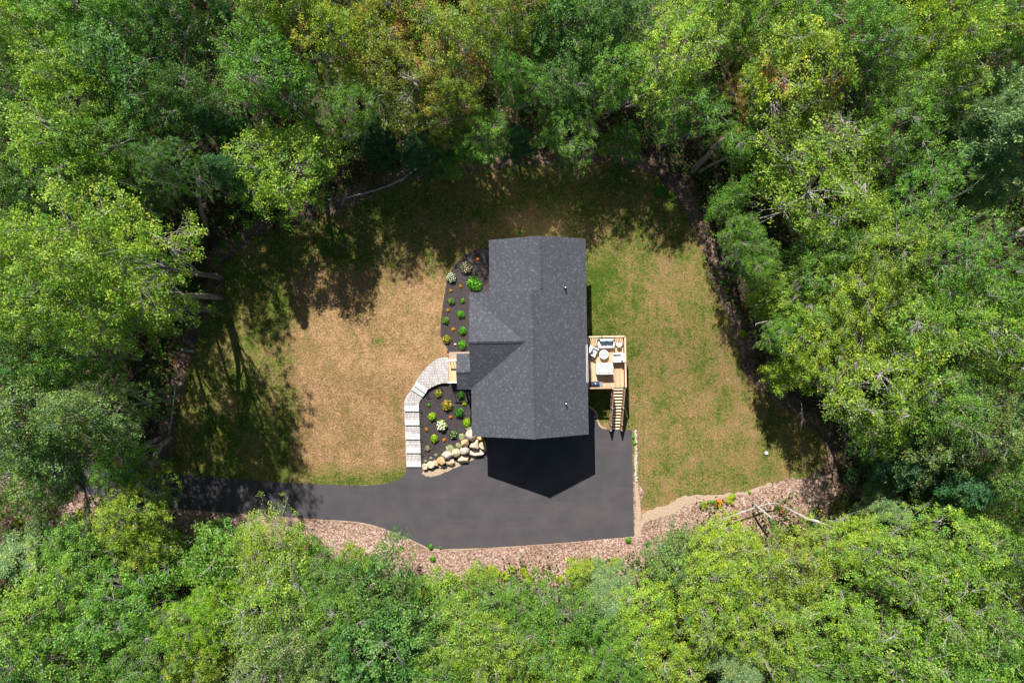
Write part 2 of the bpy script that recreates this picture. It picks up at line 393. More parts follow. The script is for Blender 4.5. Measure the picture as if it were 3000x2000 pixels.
# sandy strips beside the asphalt
def strip(name, line, wid, z, material, jit=.06):
    L = smooth_poly(W(line), 6, closed=False); a = []; b = []
    for i, p in enumerate(L):
        q0 = Vector(L[max(i - 1, 0)]); q1 = Vector(L[min(i + 1, len(L) - 1)]); d = (q1 - q0).normalized(); nn = Vector((-d.y, d.x))
        k = wid if not hasattr(wid, '__call__') else wid(i / (len(L) - 1))
        a.append(tuple(Vector(p) + nn * (k / 2 + R.uniform(-jit, jit)))); b.append(tuple(Vector(p) - nn * (k / 2 + R.uniform(-jit, jit))))
    return drape(name, a + b[::-1], .5, z, material)
strip('soil_edge', [(1860, 1262), (1863, 1330), (1864, 1430), (1870, 1500), (1868, 1572)], lambda t: .22 + .4 * t * t, .034, M['sand'])
strip('soil_edge', [(1868, 1545), (1900, 1512), (1960, 1492), (2010, 1466), (2090, 1455), (2180, 1443), (2260, 1415)], lambda t: .3 + .75 * math.sin(math.pi * min(1, t * 1.4)) * (t < .7), .031, M['sand'], .12)
strip('soil_edge', [(1195, 1385), (1180, 1403), (1150, 1416), (1050, 1424), (900, 1419), (760, 1411)], .14, .037, M['sand'])
strip('soil_edge', [(950, 1522), (1040, 1529), (1090, 1538), (1150, 1558), (1210, 1583), (1260, 1606), (1330, 1609), (1500, 1601), (1700, 1586)], .10, .037, M['sand'], .05)
strip('soil_edge', [(1240, 1378), (1262, 1386), (1300, 1374), (1350, 1352), (1398, 1328), (1424, 1312)], .60, .056, M['sand'], .05)
strip('soil_edge', [(1722, 1190), (1736, 1197), (1747, 1211), (1751, 1230), (1759, 1247), (1775, 1255)], .16, .037, M['sand'], .02)

# ------------------------------------------------------------------ mulch beds
def zbed(x, y): return hgt(x, y)
WO = [Z2(*p) for p in [(640, 183), (555, 185), (500, 205), (440, 250), (340, 350), (270, 450), (213, 553), (160, 630), (133, 700), (133, 740)]]
WI = [Z2(*p) for p in [(640, 475), (560, 480), (480, 510), (410, 550), (380, 600), (345, 640), (310, 690), (302, 740)]]
bedA = [(1227, 1195), (1233.7, 1367), (1245, 1372), (1262, 1378), (1300, 1366), (1350, 1345), (1400, 1318), (1426, 1300), (1426, 1115), (1313, 1115)] + WI[1:]
bw = W(bedA)
drape('mulch_bed', list(reversed(bw)), .5, .05, M['mulch'])
bedB = [(1305, 848), (1300.5, 873), (1294, 926), (1290.5, 971), (1296, 998), (1311, 1022), (1316, 1036), (1400, 1036), (1450, 1030), (1470, 900), (1470, 735), (1435, 728), (1400, 732), (1365, 745), (1335, 775), (1312, 812)]
drape('mulch_bed', smooth_poly(list(reversed(W(bedB))), 3, .03), .5, .05, M['mulch'])

# ------------------------------------------------------------------ walkway: granite steps and pavers
NR = 7; RISE = .15
walk = empty('front_walkway', PG(1208, 1280)); walk.location = (0, 0, 0)
tag(walk, kind='structure', label='pale paver walkway curving from the driveway up to the front porch')
def clip(poly, hp):
    """clip convex-ish poly with the half planes of a convex poly? simple Sutherland-Hodgman against polygon hp (ccw)"""
    out = poly
    for i in range(len(hp)):
        a = hp[i]; b = hp[(i + 1) % len(hp)]; inp = out; out = []
        if not inp: return []
        def sd(p): return (b[0] - a[0]) * (p[1] - a[1]) - (b[1] - a[1]) * (p[0] - a[0])
        for k in range(len(inp)):
            p = inp[k]; q = inp[(k + 1) % len(inp)]; sp, sq = sd(p), sd(q)
            if sp >= 0: out.append(p)
            if (sp >= 0) != (sq >= 0):
                t = sp / (sp - sq); out.append((p[0] + (q[0] - p[0]) * t, p[1] + (q[1] - p[1]) * t))
    return out
def area(p): return .5 * sum(p[i][0] * p[(i + 1) % len(p)][1] - p[(i + 1) % len(p)][0] * p[i][1] for i in range(len(p)))
def ccw(p): return p if area(p) > 0 else p[::-1]
npav = 0
def pave(poly_px, z, ang=0.0, cells=None):
    """lay pavers inside photo-space polygon (may be concave: clip the polygon by each paver)"""
    global npav
    poly = ccw([tuple(P(x, y, z).xy) for x, y in poly_px])
    base = MB(); base.prism(poly, hgt(*poly[0]) - .6 if False else z - .5, z - .05); base.build('paver_bed', M['gravel'], walk)
    c, s = math.cos(ang), math.sin(ang)
    loc = [(c * x + s * y, -s * x + c * y) for x, y in poly]
    x0 = min(p[0] for p in loc); x1 = max(p[0] for p in loc); y0 = min(p[1] for p in loc); y1 = max(p[1] for p in loc)
    y = y0; row = 0; gap = .022
    while y < y1:
        hh = .235; x = x0 - R.choice([.0, .09, .17, .25]) 
        while x < x1:
            ww = R.choice([.17, .235, .30]); 
            cell = [(x + gap / 2, y + gap / 2), (x + ww - gap / 2, y + gap / 2), (x + ww - gap / 2, y + hh - gap / 2), (x + gap / 2, y + hh - gap / 2)]
            q = clip(loc, cell)
            if len(q) >= 3 and abs(area(q)) > .012:
                qq = [(c * a - s * b, s * a + c * b) for a, b in q]
                m = MB(); m.prism(ccw(qq), z - .05, z + R.uniform(-.004, .006)); m.build('paver', M['paver'], walk); npav += 1
            x += ww
        y += hh; row += 1
M['paver'].node_tree.nodes  # paver tone varies with the object's random
def paver_tone():
    b = NB(M['paver']); oi = b.n('ShaderNodeObjectInfo'); src = b.b.inputs['Base Color'].links[0].from_socket
    b.col(b.mix(1.0, src, b.ramp(oi.outputs['Random'], [(0, (.84, .82, .82)), (.5, (1.0, .99, .98)), (1, (1.12, 1.11, 1.10))]), 'MULTIPLY'))
paver_tone()
ztop = NR * RISE + .03
pave([Z2(640, 183)] + WO[1:6] + [Z2(262, 462), Z2(402, 552)] + [WI[2], WI[1], Z2(640, 475)], ztop)
def slab(q, z):
    m = MB(); m.prism(ccw([tuple(P(x, y, z).xy) for x, y in q]), z - .3, z); m.build('granite_step', M['granite'], walk, bevel=.012, seg=1)
slab([Z2(270, 453), Z2(407, 546), Z2(378, 600), Z2(245, 508)], ztop - .002)
slab([Z2(243, 510), Z2(375, 603), Z2(345, 640), Z2(213, 553)], ztop - RISE)
z = ztop - 2 * RISE
pave([Z2(213, 556), WO[7], WO[8], Z2(133, 738), Z2(302, 738), WI[6], Z2(343, 643)], z, math.radians(-35) * 0)
ys = [(738, 803), (897, 962), (1060, 1125), (1215, 1282), (1375, 1440)]
xl = lambda y: 133 + (y - 740) * 27 / 700; xr = lambda y: 302 + (y - 740) * 26 / 700
for i, (a, b) in enumerate(ys):
    slab([Z2(xl(a) , a), Z2(xr(a), a), Z2(xr(b), b), Z2(xl(b), b)], z + .004)
    z -= RISE
    if i < 4: c = ys[i + 1][0]; pave([Z2(xl(b), b + 1), Z2(xr(b), b + 1), Z2(xr(c), c), Z2(xl(c), c)], z)

# ------------------------------------------------------------------ house
house = empty('house', (0, 0, 0))
tag(house, 'single house with a dark grey shingle gable roof in the middle of the clearing', 'house')
ZE, ZR, ZN, ZC = 4.8, 7.1, 6.66, 6.84
def roofplane(name, quad, parent, course=.145, uvdir=None):
    """quad = 2D-in-plane polygon (3d points); eave edge is first two points. Builds stepped courses."""
    a, b = Vector(quad[0]), Vector(quad[1]); u = (b - a).normalized()
    pts = [Vector(q) for q in quad]; nrm = Vector((0, 0, 0))
    for i in range(len(pts)): nrm += (pts[i] - a).cross(pts[(i + 1) % len(pts)] - a)
    nrm.normalize()
    if nrm.z < 0: nrm = -nrm
    v = nrm.cross(u).normalized()
    if v.z < 0: v = -v
    loc = ccw([((p - a).dot(u), (p - a).dot(v)) for p in pts])
    vmax = max(p[1] for p in loc); umin = min(p[0] for p in loc) - 1; umax = max(p[0] for p in loc) + 1
    bm = bmesh.new(); uvl = bm.loops.layers.uv.new('UVMap'); t = .008
    k = 0; y = min(p[1] for p in loc)
    off = R.uniform(0, 9)
    while y < vmax - 1e-4:
        y1 = min(y + course, vmax)
        q = clip(loc, [(umin, y), (umax, y), (umax, y1), (umin, y1)])
        if len(q) >= 3 and abs(area(q)) > 1e-4:
            q = ccw(q)
            top = []
            for (x, yy) in q:
                top.append(bm.verts.new(a + u * x + v * yy + nrm * (t * (1 - (yy - y) / course) + .004)))
            f = bm.faces.new(top)
            for lp, (x, yy) in zip(f.loops, q): lp[uvl].uv = (x + off, (k + min(.999, (yy - y) / course)) * .145)
            lo = [i for i, (x, yy) in enumerate(q) if abs(yy - y) < 1e-6]
            if len(lo) >= 2:
                i0 = min(lo, key=lambda i: q[i][0]); i1 = max(lo, key=lambda i: q[i][0])
                d0 = bm.verts.new(top[i0].co - nrm * .009); d1 = bm.verts.new(top[i1].co - nrm * .009)
                try: f2 = bm.faces.new([top[i0], d0, d1, top[i1]])
                except Exception: f2 = None
                if f2:
                    for lp in f2.loops: lp[uvl].uv = (off, k * .145)
        y = y1; k += 1
    # underside slab
    low = [bm.verts.new(a + u * x + v * yy - nrm * .10) for x, yy in loc]; up = [bm.verts.new(a + u * x + v * yy + nrm * .0) for x, yy in loc]
    bm.faces.new(low[::-1])
    for i in range(len(loc)):
        j = (i + 1) % len(loc); f = bm.faces.new([low[i], low[j], up[j], up[i]]); f.material_index = 1
    me = bpy.data.meshes.new(name); bm.normal_update(); bm.to_mesh(me); bm.free()
    me.materials.append(M['shingle']); me.materials.append(M['trimdark'])
    o = bpy.data.objects.new(name, me); return link(o, parent)
M['valley'] = mat('valley_metal', (.045, .047, .052), .8)
M['trimdark'] = mat('roof_edge_metal', (.30, .31, .33), .5)
# key points
A = P(1375, 858, ZE); B = P(1384, 1277, ZE); Cc = P(1724.5, 1272, ZE); D0 = P(1719, 850, ZE); E = P(1715, 701, ZE)
RS = P(1565, 1286, ZR); RN = P(1556.5, 848, ZR)
Fp = P(1432, 702, ZE); G = P(1433.5, 862, ZE)
NR_n = P(1581.5, 690, ZN)
# rectify: everything in the house frame (rotated by th)
th = math.atan2(-( P(1724.5,1272,ZE).x - P(1715,701,ZE).x), -(P(1724.5,1272,ZE).y - P(1715,701,ZE).y)) 
th = -math.atan((Cc.x - E.x) / (Cc.y - E.y))
cs, sn = math.cos(th), math.sin(th)
def loc2(p): return (cs * p.x + sn * p.y, -sn * p.x + cs * p.y)       # world -> house
def hw(x, y, z): return Vector((cs * x - sn * y, sn * x + cs * y, z))  # house -> world
xE = (loc2(Cc)[0] + loc2(E)[0]) / 2; xW = (loc2(A)[0] + loc2(B)[0]) / 2
yS = (loc2(B)[1] + loc2(Cc)[1] + loc2(RS)[1]) / 3; yN = (loc2(E)[1] + loc2(Fp)[1] + loc2(NR_n)[1]) / 3
xRs = (loc2(RS)[0] + loc2(RN)[0]) / 2; xRn = loc2(NR_n)[0]; xWn = loc2(Fp)[0]
yM = loc2(A)[1]
pit = (ZR - ZE) / (xE - xRs); ZN = ZE + pit * (xE - xRn)
yC = loc2(P(1377, 1001, ZC))[1]; yCs = loc2(P(1384, 1137, ZE))[1]
pitW = (ZR - ZE) / (xRs - xW)
ZC = 6.84; xV = xW + (ZC - ZE) / pitW
roof = empty('roof', (0, 0, 0)); roof.parent = house
# east planes
roofplane('roof_plane', [hw(xE, yS, ZE), hw(xE, yM, ZE), hw(xRs, yM, ZR), hw(xRs, yS, ZR)], roof)
roofplane('roof_plane', [hw(xE, yM, ZE), hw(xE, yN, ZE), hw(xRn, yN, ZN), hw(xRn, yM, ZN)], roof)
roofplane('roof_plane', [hw(xWn, yN, ZE), hw(xWn, yM, ZE), hw(xRn, yM, ZN), hw(xRn, yN, ZN)], roof)
# west main plane, with the cross gable cut out of it
roofplane('roof_plane', [hw(xW, yM, ZE), hw(xW, yM - .01, ZE), hw(xV, yC, ZC), hw(xRs, yC, ZR), hw(xRs, yM, ZR)], roof)
roofplane('roof_plane', [hw(xW, yCs, ZE), hw(xW, yS, ZE), hw(xRs, yS, ZR), hw(xRs, yC, ZR), hw(xV, yC, ZC)], roof)
xG = xW - .02
roofplane('roof_plane', [hw(xG, yM, ZE), hw(xG + .03, yM, ZE), hw(xV, yC, ZC), hw(xG, yC, ZC)], roof)
roofplane('roof_plane', [hw(xG, yCs, ZE), hw(xG + .03, yCs, ZE), hw(xV, yC, ZC), hw(xG, yC, ZC)], roof)
# ridge caps
def ridge(a, b, slope, parent, lap=.16, w=.17):
    a = Vector(a); b = Vector(b); d = (b - a).normalized(); L = (b - a).length; sd_ = Vector((d.y, -d.x, 0)).normalized()
    bm = bmesh.new(); uvl = bm.loops.layers.uv.new('UVMap'); n = int(L / lap)
    for k in range(n):
        p = a + d * (k * lap); q = a + d * ((k + 1) * lap); t0 = .060; t1 = .035; uu = R.uniform(0, 60)
        for sg in (-1, 1):
            dn = sd_ * sg * w + Vector((0, 0, -slope * w))
            vs = [bm.verts.new(x) for x in (p + Vector((0, 0, t0)), q + Vector((0, 0, t1)), q + dn + Vector((0, 0, t1)), p + dn + Vector((0, 0, t0)), p + Vector((0, 0, .004)), p + dn + Vector((0, 0, .004)))]
            f = bm.faces.new([vs[0], vs[1], vs[2], vs[3]] if sg < 0 else [vs[3], vs[2], vs[1], vs[0]])
            for lp, c in zip(f.loops, ((0, 0), (.13, 0), (.13, .13), (0, .13))): lp[uvl].uv = (uu + c[0], k * .145 + c[1] + .005)
            f2 = bm.faces.new([vs[0], vs[3], vs[5], vs[4]])
            for lp in f2.loops: lp[uvl].uv = (uu, 0)
    me = bpy.data.meshes.new('ridge_cap'); bm.to_mesh(me); bm.free(); me.materials.append(M['shingle'])
    return link(bpy.data.objects.new('ridge_cap', me), parent)
ridge(hw(xRs, yS, ZR), hw(xRs, yM - .1, ZR), pit, roof)
ridge(hw(xRn, yM + .1, ZN), hw(xRn, yN, ZN), pit, roof)
ridge(hw(xG, yC, ZC), hw(xV - .1, yC, ZC), (ZC - ZE) / (yM - yC), roof)
for yy in (yM - .05, yCs + .05):
    m = MB(); m.bar(hw(xW + .1, yy + (.04 if yy < yC else -.04), ZE + .06), hw(xV, yC, ZC + .035), .05, .02); m.build('valley_flashing', M['valley'], roof)
# gable infill walls and body (footprint inside the eaves)
ov = .32
def hprism(name, pts, z0, z1, material, parent):
    m = MB(); m.prism(ccw([tuple(hw(x, y, 0).xy) for x, y in pts]), z0, z1); return m.build(name, material, parent)
zt = ZE - .02
body = [(xW + ov, yS + ov), (xE - ov, yS + ov), (xE - ov, yN - ov), (xWn + ov, yN - ov), (xWn + ov, yM - ov), (xW + ov, yM - ov)]
hprism('wall', body, .9, zt + .05, M['siding'], house); hprism('foundation', [(x * 1.0, y) for x, y in body], -.3, .9, M['concrete'], house)
def tri(x0, x1, xr, y, z0, zr, th_, name='gable_wall'):
    m = MB(); V = [hw(x0, y, z0), hw(x1, y, z0), hw(xr, y, zr), hw(x0, y + th_, z0), hw(x1, y + th_, z0), hw(xr, y + th_, zr)]
    m.add(V, [(0, 1, 2), (5, 4, 3), (0, 3, 4, 1), (1, 4, 5, 2), (2, 5, 3, 0)]); return m.build(name, M['siding'], house)
tri(xW + ov, xE - ov, xRs, yS + ov + .002, ZE, ZR - .12 - .1, .1); tri(xWn + ov, xE - ov, xRn, yN - ov - .102, ZE, ZN - .22, .1)
tri(xW + ov, xE - ov, xRs, yM - .14, ZE, ZR - .2, .1)
m = MB(); V = [hw(xW + ov, yM - ov, ZE), hw(xW + ov, yCs + ov, ZE), hw(xW + ov, yC, ZC - .2), hw(xW + ov + .1, yM - ov, ZE), hw(xW + ov + .1, yCs + ov, ZE), hw(xW + ov + .1, yC, ZC - .2)]
m.add(V, [(0, 1, 2), (5, 4, 3), (0, 3, 4, 1), (1, 4, 5, 2), (2, 5, 3, 0)]); m.build('gable_wall', M['siding'], house)
# windows on the walls (hidden under the eaves from above)
def window(xc, yc, zc, wd, hh, nx_, ny_):
    p = hw(xc, yc, zc); d = Vector((cs * ny_ - 0, 0, 0))
    n = Vector((cs * nx_ - sn * ny_, sn * nx_ + cs * ny_, 0)); t = Vector((-n.y, n.x, 0))
    f = MB()
    for a, b in (((-1, -1), (1, -1)), ((-1, 1), (1, 1)), ((-1, -1), (-1, 1)), ((1, -1), (1, 1))):
        f.bar(p + n * .03 + t * a[0] * wd / 2 + Vector((0, 0, a[1] * hh / 2)), p + n * .03 + t * b[0] * wd / 2 + Vector((0, 0, b[1] * hh / 2)), .09, .06)
    fo = f.build('window', M['white'], house)
    g_ = MB(); g_.bar(p + n * .012 - t * wd / 2, p + n * .012 + t * wd / 2, .02, hh); g_.build('pane', M['glass'], fo)
for yy in (6.5, 3.5, -1.0 - 5): window(xE - ov, yy, 3.5, 1.1, 1.3, 1, 0)
for yy in (5.5,): window(xWn + ov, yy, 3.5, 1.1, 1.3, -1, 0)
for yy in (2.8, -5.6): window(xW + ov, yy, 3.5, 1.1, 1.3, -1, 0)
for xx in (0.5, 3.6): window(xx, yS + ov, 3.7, 1.1, 1.3, 0, -1)
for xx in (-.6, 3.4):
    m = MB(); m.box(0, 2.7, -.04, .02, 0, 2.1); o = m.build('garage_door', M['white'], house); o.location = hw(xx - .6, yS + ov, .05); o.rotation_euler = (0, 0, th)
# corner trim / gutter above the deck
m = MB(); ga = P(1718.5, 1009, ZE); gb = P(1720.5, 1120, ZE); la = loc2(ga)[1]; lb = loc2(gb)[1]
for a_, b_, ww, hh in ((0, 0, .03, .11), (.11, 0, .03, .11), (.055, -.05, .11, .02)):
    m.bar(hw(xE + .015 + a_ - .11, la, ZE - .0 + b_ + .02), hw(xE + .015 + a_ - .11, lb, ZE + b_ + .02), ww, hh)
m.build('gutter', M['white'], house)
m = MB(); q = MB()
# roof pipes
def pipe(px, py, z, h):
    p = P(px, py, z); lx, ly = loc2(p); zz = ZE + pit * (xE - lx)
    o = MB(); o.tube([(0, 0, 0), (0, 0, h)], .055, 12); b = o.build('vent_pipe', M['white'], roof); b.location = hw(lx, ly, zz)
    o = MB(); o.tube([(0, 0, 0), (0, 0, .16)], [.14, .075], 12); c = o.build('pipe_boot', M['dark'], b)
pipe(1655, 843, 5.6, .5); pipe(1657, 1180, 5.6, .5)
# porch
porch_z = 1.75
yP0 = loc2(P(1338, 1035.5, 3.9))[1]; yP1 = loc2(P(1339, 1140.5, 3.9))[1]; xP = loc2(P(1338.5, 1090, 3.9))[0]; yPr = loc2(P(1339, 1089.5, 4.6))[1]; ZPe, ZPr = 3.9, 4.62
roofplane('porch_roof_plane', [hw(xP, yP0, ZPe), hw(xW + ov, yP0, ZPe), hw(xW + ov, yPr, ZPr), hw(xP, yPr, ZPr)], roof)
roofplane('porch_roof_plane', [hw(xP, yP1, ZPe), hw(xW + ov, yP1, ZPe), hw(xW + ov, yPr, ZPr), hw(xP, yPr, ZPr)], roof)
ridge(hw(xP, yPr, ZPr), hw(xW + .1, yPr, ZPr), .5, roof, w=.12)
porch = empty('porch', (0, 0, 0)); porch.parent = house; porch.name = 'porch'
x0 = loc2(P(1314, 1090, porch_z))[0]; x1 = xW + ov; y0 = loc2(P(1313, 1118, porch_z))[1]; y1 = loc2(P(1313, 1054, porch_z))[1]
bw_ = (x1 - x0) / 16
for k in range(16):
    m = MB(); m.box(-bw_ / 2 + .004, bw_ / 2 - .004, -(y1 - y0) / 2, (y1 - y0) / 2, -.03, 0); o = m.build('floor_board', M['deck'], porch)
    o.location = hw(x0 + bw_ * (k + .5), (y0 + y1) / 2, porch_z); o.rotation_euler = (0, 0, th)
hprism('porch_base', [(x0 + .02, y0 + .02), (x1, y0 + .02), (x1, y1 - .02), (x0 + .02, y1 - .02)], .4, porch_z - .035, M['concrete'], porch)
for yy in (y0, y1):     # white side rails, posts and balusters
    m = MB(); m.bar(hw(x0, yy, porch_z + .95), hw(x1, yy, porch_z + .95), .14 if yy == y1 else .12, .05); m.build('hand_rail', M['white'], porch)
    m = MB(); m.bar(hw(x0, yy, porch_z + .1), hw(x1, yy, porch_z + .1), .05, .05); m.build('bottom_rail', M['white'], porch)
    for k in range(10):
        m = MB(); a = x0 + (x1 - x0) * (k + .5) / 10; m.bar(hw(a, yy, porch_z + .12), hw(a, yy, porch_z + .93), .035); m.build('baluster', M['white'], porch)
for yy in (y0, y1):
    m = MB(); m.bar(hw(xP + .3, yy, porch_z), hw(xP + .3, yy, ZPe), .14); m.build('post', M['white'], porch)
# light landing slab north of the porch
hprism('porch_slab', [(loc2(P(1316.5, 1040, .9))[0], loc2(P(1313, 1031, .9))[1]), (x1, loc2(P(1313, 1031, .9))[1]), (x1, y1 + .03), (loc2(P(1316.5, 1040, .9))[0], y1 + .03)], .3, 1.16, M['sand'], porch)
m = MB(); m.box(-.02, .03, -.45, .45, 0, 2.05); o = m.build('front_door', mat('door_paint', (.05, .08, .12), .5), house); o.location = hw(xW + ov - .03, (y0 + y1) / 2, porch_z); o.rotation_euler = (0, 0, th)

# ------------------------------------------------------------------ deck and stairs
DZ = 2.4
dx0 = loc2(P(1721, 1060, ZE))[0] - ov + .3 - .28; dx1 = loc2(P(1832.5, 1060, DZ + 1))[0]
dy1 = loc2(P(1780, 984, DZ + 1))[1]; dy0 = loc2(P(1780, 1137.5, DZ + 1))[1]
deck = empty('deck', (0, 0, 0)); tag(deck, 'raised honey coloured timber deck with railing on the right side of the house', 'deck')
dx0 = xE - ov
n = 26; bw_ = (dx1 - dx0) / n
me0 = None
for k in range(n):
    m = MB(); m.box(-bw_ / 2 + .004, bw_ / 2 - .004, -(dy1 - dy0) / 2, (dy1 - dy0) / 2, -.03, 0)
    if me0 is None: o = m.build('deck_board', M['deck'], deck); me0 = o.data
    else: o = link(bpy.data.objects.new('deck_board', me0), deck)
    o.location = hw(dx0 + bw_ * (k + .5), (dy0 + dy1) / 2, DZ + R.uniform(-.002, .002)); o.rotation_euler = (0, 0, th)
for yy in (dy0 + .03, (dy0 + dy1) / 2, dy1 - .03):
    m = MB(); m.bar(hw(dx0, yy, DZ - .15), hw(dx1, yy, DZ - .15), .06, .22); m.build('joist_beam', M['rail'], deck)
m = MB(); m.bar(hw(dx1 - .03, dy0, DZ - .15), hw(dx1 - .03, dy1, DZ - .15), .05, .22); m.build('joist_beam', M['red'], deck)
for xx in (dx0 + .3, (dx0 + dx1) / 2, dx1 - .1):
    for yy in (dy0 + .1, dy1 - .1):
        p = hw(xx, yy, 0); m = MB(); m.bar((p.x, p.y, 0), (p.x, p.y, DZ - .27), .14); m.build('support_post', M['rail'], deck)
def shared(name, mb, material): o = mb.build(name, material); me = o.data; bpy.data.objects.remove(o); return me
mb = MB(); mb.box(-.018, .018, -.018, .018, .06, .93); bal = shared('baluster', mb, M['rail'])
mb = MB(); mb.box(-.05, .05, -.05, .05, -.1, 1.02); mb.box(-.06, .06, -.06, .06, 1.04, 1.07); pst = shared('post', mb, M['log'])
def railing(parent, a, b, posts=(0, 1), dens=.15, mrail='rail', wid=.13):
    a = Vector(a); b = Vector(b); L = (b - a).length
    up = Vector((0, 0, 1.0))
    m = MB(); m.bar(a + up, b + up, wid, .035); m.build('hand_rail', M[mrail], parent)
    m = MB(); m.bar(a + up * .93, b + up * .93, .04, .08); m.build('upper_rail', M['red'], parent)
    m = MB(); m.bar(a + up * .08, b + up * .08, .04, .08); m.build('lower_rail', M['red'], parent)
    k = int(L / dens)
    for i in range(k):
        o = link(bpy.data.objects.new('baluster', bal), parent); o.location = a.lerp(b, (i + .5) / k)
    for t in posts:
        o = link(bpy.data.objects.new('post', pst), parent); o.location = a.lerp(b, t)
sx0 = loc2(P(1793, 1140, DZ))[0]; sx1 = dx1 - .03
railing(deck, hw(dx0 + .1, dy1 - .05, DZ), hw(dx1, dy1 - .05, DZ), (.45, .985))
railing(deck, hw(dx1, dy0, DZ), hw(dx1, dy1 - .1, DZ), (.02, .5))
railing(deck, hw(dx0 + .1, dy0 + .05, DZ), hw(sx0, dy0 + .05, DZ), (.4, .98))
stair = empty('stairs', (0, 0, 0)); stair.parent = deck; stair.name = 'staircase'
ns = 14; yb = loc2(P(1810, 1259, 0.2))[1]; run = (dy0 - yb) / ns; rs = DZ / (ns + 0.0)
mb = MB(); mb.box(-(sx1 - sx0 - .08) / 2, (sx1 - sx0 - .08) / 2, -.09, .09, -.035, 0); trd = shared('tread', mb, M['tread'])
for k in range(ns):
    o = link(bpy.data.objects.new('tread', trd), stair); o.location = hw((sx0 + sx1) / 2, dy0 - run * (k + .5), DZ - rs * (k + .55)); o.rotation_euler = (0, 0, th)
for xx in (sx0 + .03, sx1 - .03):
    m = MB(); m.bar(hw(xx, dy0, DZ - .2), hw(xx, yb, .02), .045, .28); m.build('stringer', M['red' if xx > sx0 + .1 else 'rail'], stair)
    a = hw(xx, dy0 - .1, DZ - .1); b = hw(xx, yb + .05, .08)
    railing(stair, a, b, (.45, .85, .99), .16, wid=.055)

# ---------------- furniture on the deck
def fpos(px, py): p = P(px, py, DZ + .5); return Vector((p.x, p.y, DZ))
def cushion(x0, x1, y0, y1, z0, z1, parent, name, material, bev=.05):
    m = MB(); m.box(x0, x1, y0, y1, z0, z1); return m.build(name, material, parent, bevel=bev, seg=3)
def seat(name, cat, label, px, py, w, d, rz, seats, pillows, cover=False):
    t = empty(name, fpos(px, py), rz); tag(t, label, cat)
    m = MB(); m.box(-w / 2, w / 2, -d / 2, d / 2, .12, .28); m.build('frame', M['resin'], t, bevel=.015, seg=1)
    for sx in (-1, 1):
        m = MB(); m.box(sx * w / 2 - (.12 if sx > 0 else 0), sx * w / 2 + (.12 if sx < 0 else 0), -d / 2 - .005, d / 2 - .02, .1, .64); m.build('arm', M['resin'], t, bevel=.02, seg=2)
        for sy in (-1, 1):
            m = MB(); m.box(sx * (w / 2 - .06) - .03, sx * (w / 2 - .06) + .03, sy * (d / 2 - .08) - .03, sy * (d / 2 - .08) + .03, 0, .12); m.build('leg', M['resin'], t)
    m = MB(); m.box(-w / 2, w / 2, d / 2 - .1, d / 2 + .01, .1, .88); m.build('back', M['resin'], t, bevel=.02, seg=2)
    sw = (w - .26) / seats
    for k in range(seats):
        xa = -w / 2 + .13 + k * sw
        cushion(xa + .005, xa + sw - .005, -d / 2 - .02, d / 2 - .12, .285, .44, t, 'seat_cushion', M['cloth'])
        cushion(xa + .01, xa + sw - .01, d / 2 - .27, d / 2 - .105, .43, .94, t, 'back_cushion', M['cloth'], .06)
    for k in range(pillows):
        o = cushion(-.21, .21, -.07, .07, 0, .4, t, 'pillow', M['plaid'], .06)
        o.location = ((-w / 2 + .13 + sw * (k + .5)) if pillows > 1 else 0, d / 2 - .36, .47); o.rotation_euler = (math.radians(-42), 0, 0)
    return t
seat('loveseat', 'loveseat', 'white loveseat with two blue plaid pillows at the top rail of the deck', 1776, 1004.5, 1.40, .85, th, 2, 2)
seat('loveseat', 'loveseat', 'white loveseat without pillows, its back towards the grill', 1771, 1080, 1.42, .92, th + math.pi, 2, 0)
seat('armchair', 'armchair', 'white armchair with one blue plaid pillow, turned at an angle beside the house wall', 1736, 1028.5, .80, .80, math.radians(62), 1, 1)
seat('armchair', 'armchair', 'plain white armchair by the outer deck rail', 1811.5, 1047.5, .80, .92, th - math.pi / 2, 1, 0)
def rtable(name, label, px, py, r, h):
    t = empty(name, fpos(px, py)); tag(t, label, 'table')
    m = MB(); m.disc((0, 0), r, h - .04, h, 28); m.build('table_top', M['white'], t, bevel=.008, seg=1)
    m = MB(); m.tube([(0, 0, 0), (0, 0, .06), (0, 0, h - .04)], [r * .8, r * .7, r * .62], 20); m.build('pedestal', M['resin'], t, smooth=True)
rtable('coffee_table', 'round white coffee table in the middle of the deck seating', 1769.7, 1038, .40, .42)
sdt = rtable('side_table', 'small round white side table by the deck corner', 1814, 1008.7, .235, .5)
m = MB(); m.tube([(0, 0, 0), (0, 0, .09)], [.03, .02], 10); o = m.build('candle_holder', M['dark']); o.location = fpos(1814, 1009) + Vector((0, 0, .5)); tag(o, 'tiny dark candle holder on the round side table', 'candle holder')
gr = empty('grill', fpos(1744, 1125), th); tag(gr, 'navy blue gas grill with a grey side shelf at the lower deck rail', 'grill')
m = MB(); m.box(-.40, .30, -.25, .22, .1, .8); m.build('cabinet', M['dark'], gr, bevel=.02, seg=1)
V = []; F = []; nseg = 8
for i in range(nseg + 1):
    a = math.pi * i / nseg
    for x in (-.40, .30): V.append((x, math.cos(a) * .25 - .02, .8 + math.sin(a) * .26))
for i in range(nseg): F.append((2 * i, 2 * i + 1, 2 * i + 3, 2 * i + 2))
F.append(tuple(range(0, 2 * nseg + 2, 2))); F.append(tuple(reversed(range(1, 2 * nseg + 2, 2))))
wm('lid', V, F, M['navy'], gr, smooth=False)
m = MB(); m.tube([(-.28, -.30, .92), (.18, -.30, .92)], .018, 8); m.bar((-.26, -.3, .92), (-.26, -.22, .92), .02); m.bar((.16, -.3, .92), (.16, -.22, .92), .02); m.build('lid_handle', M['steel'], gr)
